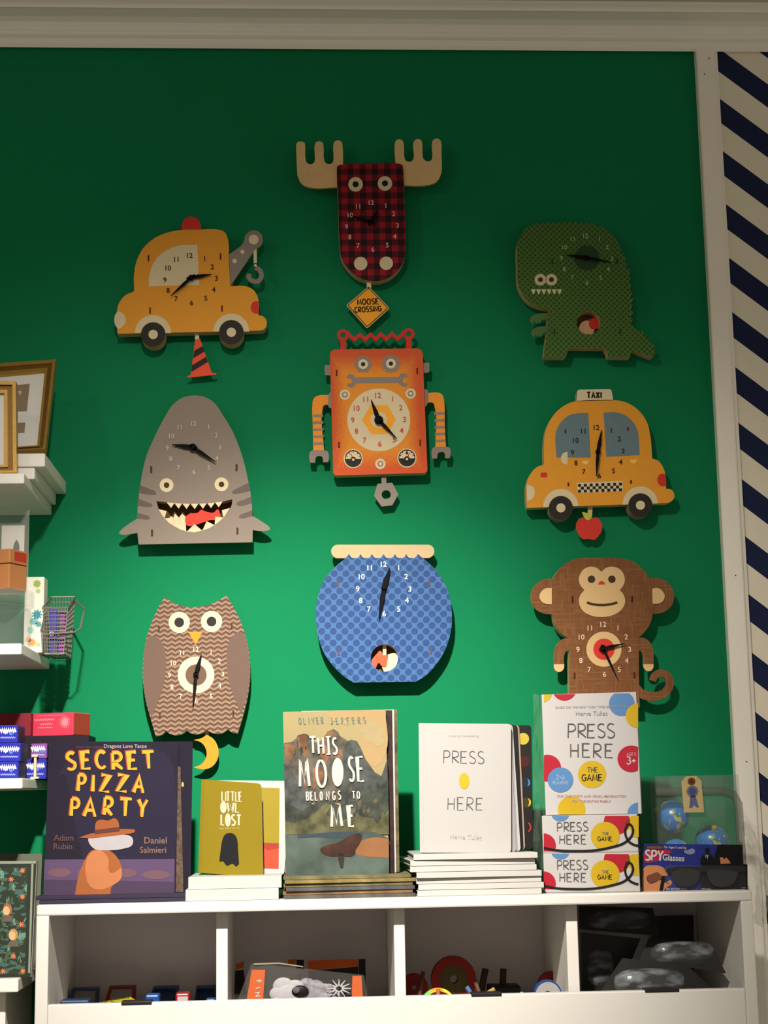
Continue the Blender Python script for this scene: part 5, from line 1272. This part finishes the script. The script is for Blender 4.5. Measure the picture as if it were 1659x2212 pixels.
rb = thing('rainbow_spring', 'small rainbow coloured spring at the front left of the third bin', 'spring toy', (at_bin(C3, 400, 960, .28).x, -.28, ZBIN), 'round toys in the third bin')
M_rain = pattern('rainbow_print', _rain, .4, .3)
p = at_bin(C3, 395, 908, .28); zc = ZBIN; xs0, xs1 = at_bin(C3, 250, 950, .28).x, at_bin(C3, 560, 950, .28).x
for i in range(9):
    mb = MB(); ph = []
    for j in range(25):
        a = math.pi * j / 24; u = (i - 4) * .0035
        ph.append((((xs0+xs1)/2) + (xs1-xs0)/2*math.cos(a), -.28 + u + .004, zc + .002 + (p.z - zc - .002) * math.sin(a) ** .8))
    mb.tube(ph, .0019, M_rain, 6); mb.build('coil', rb, True)
def stick(label, C, a, b, d, m, r=.0035, name='craft_stick'):
    pa, pb = at_bin(C, *a, d), at_bin(C, *b, d)
    t_ = (pa.z - ZBIN - r - .001) / max(1e-4, pa.z - pb.z)
    end = pa + (pb - pa) * t_; end.y -= .006
    o = MB().tube([pa, pa + (end - pa) * .5, end], r, m, 10)
    tag(o.build(name, None, True), label, 'stick', 'craft sticks in the third bin')
stick('blue craft stick leaning in the third bin', C3, (655,876), (700,945), .27, mat('stick_blue', (84,150,210), .5))
stick('yellow craft stick leaning right in the third bin', C3, (905,896), (825,945), .28, mat('stick_cream', (232,206,120), .5))
stick('tan craft stick in front of the rainbow spring', C3, (402,895), (398,960), .295, mat('stick_tan', (196,128,90), .5))
stick('brown craft stick leaning behind the rainbow spring', C3, (268,740), (240,900), .15, mat('stick_brown', (120,88,62), .6))
stick('pale craft stick leaning beside the red reel', C3, (730,820), (770,940), .17, mat('stick_pale', (128,92,74), .6))
stick('dark craft stick standing left of centre at the back of the third bin', C3, (825,715), (790,880), .10, mat('stick_dark', (92,68,52), .6), .006)
stick('dark craft stick standing right of centre at the back of the third bin', C3, (985,715), (975,880), .10, mat('stick_dark', (92,68,52), .6), .006)
stick('short pale peg near the right of the third bin', C3, (1148,925), (1150,960), .29, mat('stick_white', (220,214,206), .5), .003)
block('marker_box', 'black box lying at the back middle of the third bin', C3, 860, 876, 1140, .14, mat('box_black', (34,30,30), .5), .05, 'box', 'round toys in the third bin')

# bin four: black packs with clear domes
M_pk = mat('pack_card_black', (34, 34, 29), .4, .15, 30, .25); M_dome, _nt, _b = base_mat('dome_plastic', .1, .8)
_tc = _nt.nodes.new('ShaderNodeTexCoord'); _b.inputs['Base Color'].default_value = lin((206, 212, 216))
_sm = noise(_nt, _tc.outputs['Object'], 26, 6, (1, 1, 2.5)); _al = ((_sm - .47) / .22).max(0).min(1) * .26 + .04
_nt.links.new(_al.v, _b.inputs['Alpha'])
_bp = _nt.nodes.new('ShaderNodeBump'); _bp.inputs['Strength'].default_value = .6; _bp.inputs['Distance'].default_value = .004
_nt.links.new(_sm.v, _bp.inputs['Height']); _nt.links.new(_bp.outputs['Normal'], _b.inputs['Normal'])
def dome_pack(label, q, d, lean, yaw, domes):
    q = [p if p[1] < 900 else (p[0], ybin(C4, p[0], d, .006)) for p in q]
    f = bookface(*C4(*q[3]), d, C4, lean, yaw)
    vs = [f.at(*p) for p in q]
    r = thing('dome_pack', label, 'toy pack', (sum(v.x for v in vs)/4, sum(v.y for v in vs)/4, min(v.z for v in vs)), 'black packs in the right bin')
    MB().prism(f, rrect(q, 10), M_pk, .0016).build('card', r)
    for x, y, w, h, out in domes:
        mb = MB(); n, m2 = 28, 7; o = []
        for i in range(m2 + 1):
            t2 = i / m2 * math.pi/2
            for j in range(n):
                a = 2*math.pi*j/n; ca, sa = math.cos(a), math.sin(a)
                ca = math.copysign(abs(ca)**.7, ca); sa = math.copysign(abs(sa)**.7, sa)
                o.append(f.at(x + w*ca*math.cos(t2)**.7, y + h*sa*math.cos(t2)**.7, .0006 + out*math.sin(t2)))
        mb.add(o, [(i*n+j, i*n+(j+1) % n, (i+1)*n+(j+1) % n, (i+1)*n+j) for i in range(m2) for j in range(n)], M_dome); mb.build('dome', r, True)
    return r
dome_pack('black pack with clear dome standing at the front of the right bin', [(470,640),(1000,700),(1330,985),(210,985)], .288, 16, 0, [(690,840,290,115,.022)])
dome_pack('black pack with clear dome tilted in the middle of the right bin', [(690,470),(1200,540),(1318,765),(610,652)], .250, 20, 0, [(960,600,260,95,.020)])
dome_pack('black pack with clear dome lying highest, top left of the right bin', [(118,215),(720,230),(770,460),(120,405)], .14, 10, 0, [(440,330,260,80,.016)])
dome_pack('black pack leaning at the left wall of the right bin', [(130,430),(620,480),(420,985),(140,985)], .17, 6, 0, [(290,720,110,150,.014)])
dome_pack('plain black pack at the back right of the right bin', [(720,300),(1050,290),(1060,960),(700,960)], .05, 4, 0, [])

# ------------------------------------------------------------------ shelves and goods at the left
L1 = Crop(0, 740, 200/1134); L2 = Crop(0, 1080, 220/1058); L3 = Crop(0, 1500, 230/1454); L4 = Crop(0, 1800, 140/752)
ALB = 1.0
SD = .31
def wall_shelf(label, px, yt, yb, d=SD, left=-.98):
    x1 = P(px, yb, -d).x; z1, z0 = P(20, yt, -d).z, P(20, yb, -d).z
    r = thing('wall_shelf', label, 'shelf', ((left+x1)/2, -d/2, z0), 'white shelves at the left edge')
    MB().bbox(left, x1, -d, -.002, z0, z1, M_shelf, .002).build('board', r)
    return r, x1, z1, z0
s1, xs1_, zs1, zb1 = wall_shelf('white wall shelf holding two gold picture frames', 52, 1022, 1045)
s2, xs2_, zs2, zb2 = wall_shelf('white wall shelf holding a clear jar and boxes', 46, 1390, 1414)
s3, xs3_, zs3, zb3 = wall_shelf('white wall shelf holding blue boxes', 48, 1681, 1704)
s4, xs4_, zs4, zb4 = wall_shelf('lowest white shelf holding the dark leafy book', 39, 2115, 2144)
MB().bbox(-.98, P(12, 2180, -.27).x, -.27, -.004, 0, zb4, M_shelf).build('support_panel', s4)
# stepped riser for the back frame
xr = P(97, 1000, -.26).x; zr = P(97, 979, -.26).z
r = thing('display_riser', 'white stepped riser on the top shelf under the back frame', 'riser', (xr - .2, -.13, zs1))
MB().bbox(-.95, xr, -.26, -.004, zr - .024, zr, M_shelf, .002).build('top_slab', r)
MB().bbox(-.95, xr - .018, -.255, -.006, zs1 + .0003, zr - .024, M_shelf, .002).build('base_block', r)
M_gold = mat('gold_leaf_frame', (176, 140, 66), .34, .18, 90, .5, .65, 1, .15); M_goldd = mat('dark_gold_frame', (116, 82, 36), .4, .2, 90, .5, .5)
M_mat = mat('frame_mat_white', (214, 212, 206), .6, .02, 20)
def frame(label, f, outer, inner, back_t, art, zfoot):
    vs = [f.at(*p) for p in outer]
    r = thing('framed_picture', label, 'picture frame', (sum(v.x for v in vs)/4, sum(v.y for v in vs)/4, min(v.z for v in vs)), 'gold frames on the top shelf')
    lerp = lambda t: [(o[0] + (i[0]-o[0])*t, o[1] + (i[1]-o[1])*t) for o, i in zip(outer, inner)]
    mb = MB()
    for t0, t1, lf, m in ((0, .30, .004, M_gold), (.30, .72, -.002, M_goldd), (.72, 1.0, .002, M_gold)):
        mb.prism(Face(f.o + f.n*lf, f.n, f.crop), lerp(t0), m, back_t + lf, holes=[lerp(t1)])
    mb.build('moulding', r)
    MB().prism(f.back(.006), lerp(.9), M_mat, back_t - .007).build('mat_board', r)
    if art: 
        a = MB()
        for q, m in art: a.flat(f.back(.006), q, m, 1)
        a.build('print', r)
    MB().prism(f.back(.0035), lerp(.95), clear('frame_glass', (200, 206, 204), .05, .05), .001).build('glass', r)
f = bookface(20, 1021, .292, ID, 3, 0)
frame('gold picture frame standing at the front edge of the top shelf', f, [(-150,822),(34,823),(36,1021),(-150,1024)], [(-126,848),(9,849),(9,1004),(-126,1006)], .014, None, zs1)
zc_ = zr
f = bookface(60, 973, .215, L1, 24, 0)
def L(x, y): return (x, y)
brn = mat('print_brown', (128, 104, 74), .6)
frame('larger gold picture frame leaning back on the white riser', f, [(-700,300),(682,205),(557,1300),(-700,1382)], [(-560,440),(548,345),(455,1258),(-560,1330)], .014, [([(60,540),(365,505),(328,842),(60,850)], brn), ([(205,598),(266,594),(250,668),(240,630)], mat('print_pale', (200,196,180), .6)), ([(60,990),(310,982),(300,1105),(60,1115)], brn)], zr)

# clear jar with a kraft box and a bagged card on its lid, flowered box and wire basket
p0 = P(66, 1385, -.24); jr = .064; jcx = p0.x - jr; jcy = -.215
jz = P(30, 1272, -.26).z
r = thing('plastic_jar', 'clear plastic jar at the left edge of the second shelf', 'jar', (jcx, jcy, zs2))
M_jar = clear('jar_plastic', (176, 196, 184), .13, .06, .8)
hj = jz - zs2
MB().lathe((jcx, jcy, zs2 + .0004), [(.001, 0), (jr*.9, 0), (jr*.94, .004), (jr*.94, hj*.70), (jr*.9, hj*.74)], M_jar, 40).build('body', r, True)
MB().lathe((jcx, jcy, zs2), [(jr*.94, hj*.72), (jr, hj*.73), (jr, hj), (jr*.85, hj), (.001, hj)], clear('jar_lid_plastic', (186, 204, 190), .17, .06, .8), 40).build('lid', r, True)
kz = P(20, 1187, -.25).z; kc = P(21, 1200, -.262).x
M_kraft = mat('kraft_card', (176, 118, 72), .7, .06, 60)
r = thing('kraft_box', 'brown cardboard box with red label standing on the clear jar', 'box', (kc, -.262, jz), 'boxes on the second shelf')
hk_ = kz - jz; s_ = .05
MB().bbox(kc - s_, kc, -.262, -.262 + s_, jz + .0004, jz + hk_*.63, M_kraft).build('base', r)
kl = MB().bbox(kc - s_ - .0006, kc + .0006, -.2626, -.262 + s_ + .0006, jz + hk_*.645, kz, M_kraft)
kl.add([(kc + .0009, -.262 + s_*u, jz + hk_*v) for u, v in ((.25,.72),(.92,.72),(.92,.95),(.25,.95))], [(0,1,2,3)], mat('label_red', (170, 58, 40), .6)); kl.build('lid', r)
r.rotation_euler = (0, 0, math.radians(-27))
ca, cb = P(4, 1135, -.178), P(52, 1190, -.178)
r = thing('card_packet', 'white card with dark leaf in a clear bag on the jar, behind the kraft box', 'card packet', ((ca.x+cb.x)/2, -.178, jz))
cf = wallface(.1783, L2)
cm = MB().box(ca.x, cb.x, -.178, -.1755, jz + .0006, ca.z, mat('packet_card_white', (222, 216, 206), .5)); cm.flat(cf, curve([(172,412,1),(195,450),(200,520),(180,560),(145,560),(138,500),(150,450)]), mat('leaf_dark', (42, 34, 30), .5), 1); cm.build('card', r)
pa, pb = P(-30, 1102, -.184), P(62, 1190, -.184)
MB().box(pa.x, pb.x, -.1845, -.1838, jz + .0006, pa.z, clear('packet_film', (196, 200, 190), .16, .1, .8)).build('bag_film', r)
fx0, fx1 = P(50, 1400, -.13).x, P(93, 1400, -.13).x; fz = P(70, 1246, -.13).z
r = thing('flowered_box', 'white tall box printed with coloured flowers beside the wire basket', 'box', ((fx0+fx1)/2, -.115, zs2), 'boxes on the second shelf')
fb = MB().bbox(fx0, fx1, -.13, -.09, zs2 + .0004, fz, mat('box_cream_white', (222, 220, 206), .5)); ff = wallface(.1303, L2)
for x, y, rr2, m in ((385,870,42,(150,170,70)),(395,945,26,(176,190,110)),(385,1190,52,(60,140,150)),(350,1260,44,(110,170,176)),(400,1290,34,(90,150,160)),(320,1350,40,(150,196,186)),(330,1480,44,(240,150,90)),(395,1500,26,(206,190,110)),(300,1450,30,(240,176,130))):
    fb.flat(ff, gear(x, y, rr2*.7, rr2, 9), mat('flower_%d_%d_%d' % m, m, .6), 1)
fb.build('carton', r)
# wire basket
bx0, bx1 = P(92, 1320, -.20).x, P(146, 1320, -.20).x
bzt, bzb = P(120, 1313, -.20).z, P(120, 1412, -.20).z
M_wire = mat('grey_wire', (120, 112, 104), .45, .1, 60, .4, .4); M_mesh = mat('dark_mesh', (70, 62, 56), .6, .1, 80)
by0, by1 = -.20, -.11
r = thing('wire_basket', 'grey wire basket of purple packets hanging beside the second shelf', 'basket', ((bx0+bx1)/2, -.10, bzb))
tp_ = .006
wb = MB()
def bpt(u, v, w): # u x, v depth, w height; narrower at the bottom
    xl, xh = bx0 + tp_*(1-w), bx1 - tp_*(1-w); return (xl + (xh-xl)*u, by0 + (by1-by0)*v, bzb + (bzt-bzb)*w + .030 * v * w)
MB().tube([bpt(0,0,1), bpt(1,0,1), bpt(1,1,1), bpt(0,1,1)], .0018, M_wire, 8, True).build('rim', r); MB().tube([bpt(0,0,0), bpt(1,0,0), bpt(1,1,0), bpt(0,1,0)], .0016, M_wire, 8, True).build('base_ring', r)
for i in range(9):
    u = i/8; wb.tube([bpt(u,0,1), bpt(u,0,0), bpt(u,1,0), bpt(u,1,1)], .0006, M_wire, 5)
    wb.tube([bpt(0,u,1), bpt(0,u,0), bpt(1,u,0), bpt(1,u,1)], .0006, M_wire, 5)
for i in range(1, 12):
    w_ = i/12; wb.tube([bpt(0,0,w_), bpt(1,0,w_), bpt(1,1,w_), bpt(0,1,w_)], .0008, M_wire, 5, True)
wb.build('mesh', r)
hm_ = bzb + (bzt - bzb) * .42
MB().tube([bpt(.04,-.04,.42), (bx1 + .014, by0 - .006, hm_ + .003), (bx1 + .022, by0 + .002, hm_ + .010), (bx1 + .024, by0 + .03, hm_ + .042), (bx1 + .022, by0 + .06, bzt + .004), bpt(1,1,.95)], .0018, M_wire, 8).build('side_handle', r)
for i, (u0, u1, w1, m, lab) in enumerate(((.0, .56, .84, (60, 56, 150), 'blue packet standing in the wire basket'), (.50, 1.0, .80, (128, 66, 134), 'purple packet standing in the wire basket'))):
    A, B = bpt(u0,0,0), bpt(u1,0,0)
    pk = MB().bbox(A[0] + .004, B[0], by0 + .012 + i*.004, by0 + .030 + i * .004, bzb + .002, bzb + (bzt-bzb)*w1 + .012, mat('packet_%d' % i, m, .4, .25, 90))
    pf = Face((0, by0 + .0118 + i*.004, 0), (0,-1,0), L2); pk.flat(pf, arc(535 + i*60, 1390, 26, n=14), M_pw, 1)
    tag(pk.build('sweet_packet', None), lab, 'packet', 'packets in the wire basket')

# boxes on the third shelf
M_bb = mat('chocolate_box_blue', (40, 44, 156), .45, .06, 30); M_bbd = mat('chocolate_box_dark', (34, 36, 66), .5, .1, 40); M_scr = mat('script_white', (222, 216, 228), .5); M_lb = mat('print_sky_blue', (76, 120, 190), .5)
def choc(label, px0, px1, yt, yb_, d, side, z0=None, dep=.07, group='blue boxes on the third shelf', front=None):
    x0, x1 = P(px0, yb_, -d).x, P(px1, yb_, -d).x; zt_ = P(10, yt, -d).z; zb_ = z0 if z0 is not None else P(10, yb_, -d).z
    r = thing('chocolate_box', label, 'box', ((x0+x1)/2, -d + dep/2, zb_), group)
    b = MB().bbox(x0, x1, -d, -d + dep, zb_ + .0003, zt_ - .0003, front or M_bb, .0008)
    f = wallface(d + .0002); h = yb_ - yt
    xx0 = max(px0, 0)
    if px1 - xx0 > 12:
        b.stroke(f, [(xx0 + 1 + i*2.2, yt + h*.34 + (4 if i % 2 else -3)) for i in range(int((px1 - xx0)/2.2) - 1)], 4.2, M_scr, 1)
        b.flat(f, curve([(xx0 + 6, yt + h*.42,1),(xx0 + 12, yt + h*.34),(xx0 + 18, yt + h*.42),(xx0 + 12, yt + h*.6,1)]), M_scr, 2)
        b.flat(f, arc(xx0 + 24, yt + h*.55, 4, n=14), M_lb, 2)
        b.stroke(f, [(xx0 + 1 + i*2, yt + h*.80 + (1.4 if i % 2 else -1.2)) for i in range(int((px1 - xx0 - 4)/2))], 1.6, mat('script_lilac', (150, 156, 220), .5), 1)
    b.build('carton', r)
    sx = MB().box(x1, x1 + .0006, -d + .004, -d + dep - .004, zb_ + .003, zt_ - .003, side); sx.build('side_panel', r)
    return zt_
za = choc('blue chocolate box with white script, bottom of the front stack', -60, 39, 1645, 1680, .275, M_bbd, zs3)
zb_ = choc('blue chocolate box with white script, middle of the front stack', -60, 44, 1605, 1642, .275, M_bbd, za)
choc('blue chocolate box with white script, top of the front stack', -60, 38, 1566, 1600, .275, M_bbd, zb_)
za = choc('blue chocolate box low in the stack behind the price stand', 57, 99, 1640, 1680, .162, M_bbd, zs3, .046)
choc('purple chocolate box on the stack behind the price stand', 67, 101, 1607, 1636, .162, M_bbd, za, .042, front=mat('chocolate_box_purple', (122, 72, 140), .5))
# dark carton carrying the pink box
pf_d = .11
dx0, dx1 = P(-40, 1600, -pf_d).x, P(192, 1600, -pf_d).x; dzt = P(120, 1589, -pf_d).z
r = tag(MB().bbox(dx0, dx1, -pf_d, -.012, zs3 + .0004, dzt, mat('dark_carton', (34, 24, 34), .6), .001).build('dark_carton'), 'dark carton under the pink box, half hidden by the pizza book', 'box')
pk0 = P(55, 1560, -pf_d).x; pk1 = P(158, 1560, -pf_d).x; pzt = P(110, 1539, -pf_d).z
r = thing('pink_box', 'pink red gift box with burst print on the dark carton', 'box', (pk1, -pf_d, dzt))
pb_ = MB().bbox(pk0, pk1, -pf_d, -pf_d + .058, dzt + .0003, pzt, mat('gift_box_pink', (206, 60, 84), .5, .06, 40), .0012)
pf = wallface(pf_d + .0003, L3)
M_pp = mat('pink_print', (228, 128, 138), .5)
pb_.flat(pf, gear(868, 375, 52, 88, 16), M_pp, 1)
for y, x0, x1, w in ((285,420,880,14),(340,380,720,34),(400,480,700,30),(450,430,690,26)): pb_.stroke(pf, [(x0 + i*16, y - i*.2 + (w*.28 if i % 2 else -w*.28)) for i in range(int((x1-x0)/16))], w*.42, M_pp, 1)
pb_.build('carton', r)
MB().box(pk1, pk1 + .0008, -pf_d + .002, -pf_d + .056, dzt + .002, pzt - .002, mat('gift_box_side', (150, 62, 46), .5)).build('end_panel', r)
r.rotation_euler = (0, 0, math.radians(-24))
rx0, rx1 = P(-60, 1550, -.20).x, P(54, 1550, -.20).x
tag(MB().bbox(rx0, rx1 - .006, -.1, -.018, dzt + .0003, P(20, 1541, -.1).z, mat('gift_box_maroon', (120, 34, 44), .5), .001).build('maroon_box'), 'maroon box on the dark carton behind the blue boxes', 'box')
px_ = P(77, 1680, -.172)
r = thing('price_stand', 'small cream price stand on the third shelf edge', 'price stand', (px_.x, -.172, zs3))
M_pst = mat('stand_cream', (196, 186, 156), .5)
# stands just inside the right end of the shelf
sx_ = P(77, 1680, -.172).x
zt_ = zs3 + .040
MB().bbox(sx_ - .003, sx_ + .0015, -.177, -.167, zs3 + .004, zt_, M_pst, .0008).build('upright', r)
MB().bbox(sx_ - .008, sx_ + .006, -.180, -.1635, zs3 + .0003, zs3 + .004, M_pst, .0008).build('foot', r)
MB().bbox(sx_ - .007, sx_ + .004, -.179, -.165, zt_ - .002, zt_ + .002, M_pst, .0008).build('cap', r)

# leafy dark book on the lowest shelf
def _leaf(nt, X, Z, vec, Y):
    n1 = noise(nt, vec, 70, 2, (1, 1, 2.2)); n2 = noise(nt, vec, 40, 2, (2, 1, 1)); n3 = noise(nt, vec, 110, 1)
    a = mixc(nt, n1.gt(.54), lin((44, 52, 40)), lin((62, 92, 84)))
    return mixc(nt, n2.gt(.58), a, mixc(nt, n3.gt(.5), lin((96, 130, 116)), lin((70, 84, 52))))
bf = bookface(40, 2112, .285, L4, 4, 0)
zz = zs4
M_dg = mat('book_dark_green', (40, 46, 38), .5, .1, 40); M_bor = mat('book_border_sage', (126, 134, 116), .5)
r = thing('leafy_book', 'dark green book printed with leaves and two small figures on the lowest shelf', 'book', (P(30, 2112, -.28).x, -.28, zz), None)
bt = 1672
c = MB().prism(bf, [(-420,322),(422,322),(352,bt),(-420,bt)], M_dg, .003)
c.flat(bf, [(-420,322),(422,322),(412,352),(-420,360)], M_bor, 1); c.flat(bf, [(366,345),(390,345),(350,1622),(326,1622)], M_bor, 1)
c.flat(bf, [(-400,402),(318,400),(286,1640),(-400,1640)], pattern('leaf_cover_print', _leaf, .6), 1)
for x, y in ((130,535),(262,435),(262,738),(245,1058),(155,1425),(35,1600),(265,1598)): c.flat(bf, gear(x, y, 18, 32, 7), mat('flower_coral', (206, 112, 74), .6), 2)
for x, y, hc in ((88,885,(150,92,62)),(155,1175,(170,128,74))):
    c.flat(bf, arc(x, y, 52, n=24, ry=68), mat('hair_%d' % hc[0], hc, .6), 2); c.flat(bf, arc(x - 12, y + 14, 38, n=24, ry=52), mat('print_skin', (222, 160, 116), .6), 3)
    c.flat(bf, curve([(x-60, y+140,1),(x-30, y+72),(x+30, y+72),(x+66, y+140,1)]), mat('print_coat', (96, 84, 72), .6), 2)
c.build('front_cover', r)
MB().prism(bf.back(.0035), [(-400,330),(430,330),(362,bt - 4),(-400,bt - 4)], M_page, .014).build('page_block', r)
MB().prism(bf.back(.018), [(-420,326),(440,326),(372,bt),(-420,bt)], M_dg, .003).build('back_cover', r)
gf2 = bookface(70, 1990, .13, L4, 4, 0)
r = thing('grey_book', 'grey green book standing behind the leafy book', 'book', (P(60, 2000, -.13).x, -.13, zs4))
c = MB().prism(gf2, [(-300,240),(490,238),(472,700),(410,1640),(-300,1640)], mat('book_grey_green', (92, 96, 80), .6, .15, 30), .012); c.build('cover', r)

# crumpled clear bag hanging against the right end of the unit
bagp = wallface(.20)
r = thing('plastic_bag', 'crumpled clear plastic bag hanging at the right end of the unit', 'plastic bag', (P(1640, 1990, -.20).x, -.20, P(1640, 1990, -.20).z))
w = MB(); rr = random.Random(11); nx, ny = 6, 12; vs = []
for i in range(ny + 1):
    v = i / ny
    xa = 1604 + 26 * min(1, v * 1.6) ; xb = 1612 + 48 * math.sin(math.pi * min(1, v * .62 + .05))
    for j in range(nx + 1):
        u = j / nx; vs.append(bagp.at(xa + (xb - xa) * u + rr.uniform(-3, 3), 1775 + 225 * v + rr.uniform(-5, 5), .012 * math.sin(u * math.pi) + rr.uniform(-.008, .008)))
w.add(vs, [(i*(nx+1)+j, i*(nx+1)+j+1, (i+1)*(nx+1)+j+1, (i+1)*(nx+1)+j) for i in range(ny) for j in range(nx)], clear('crumpled_bag_film', (206, 204, 196), .32, .14, .8)); w.build('film', r)
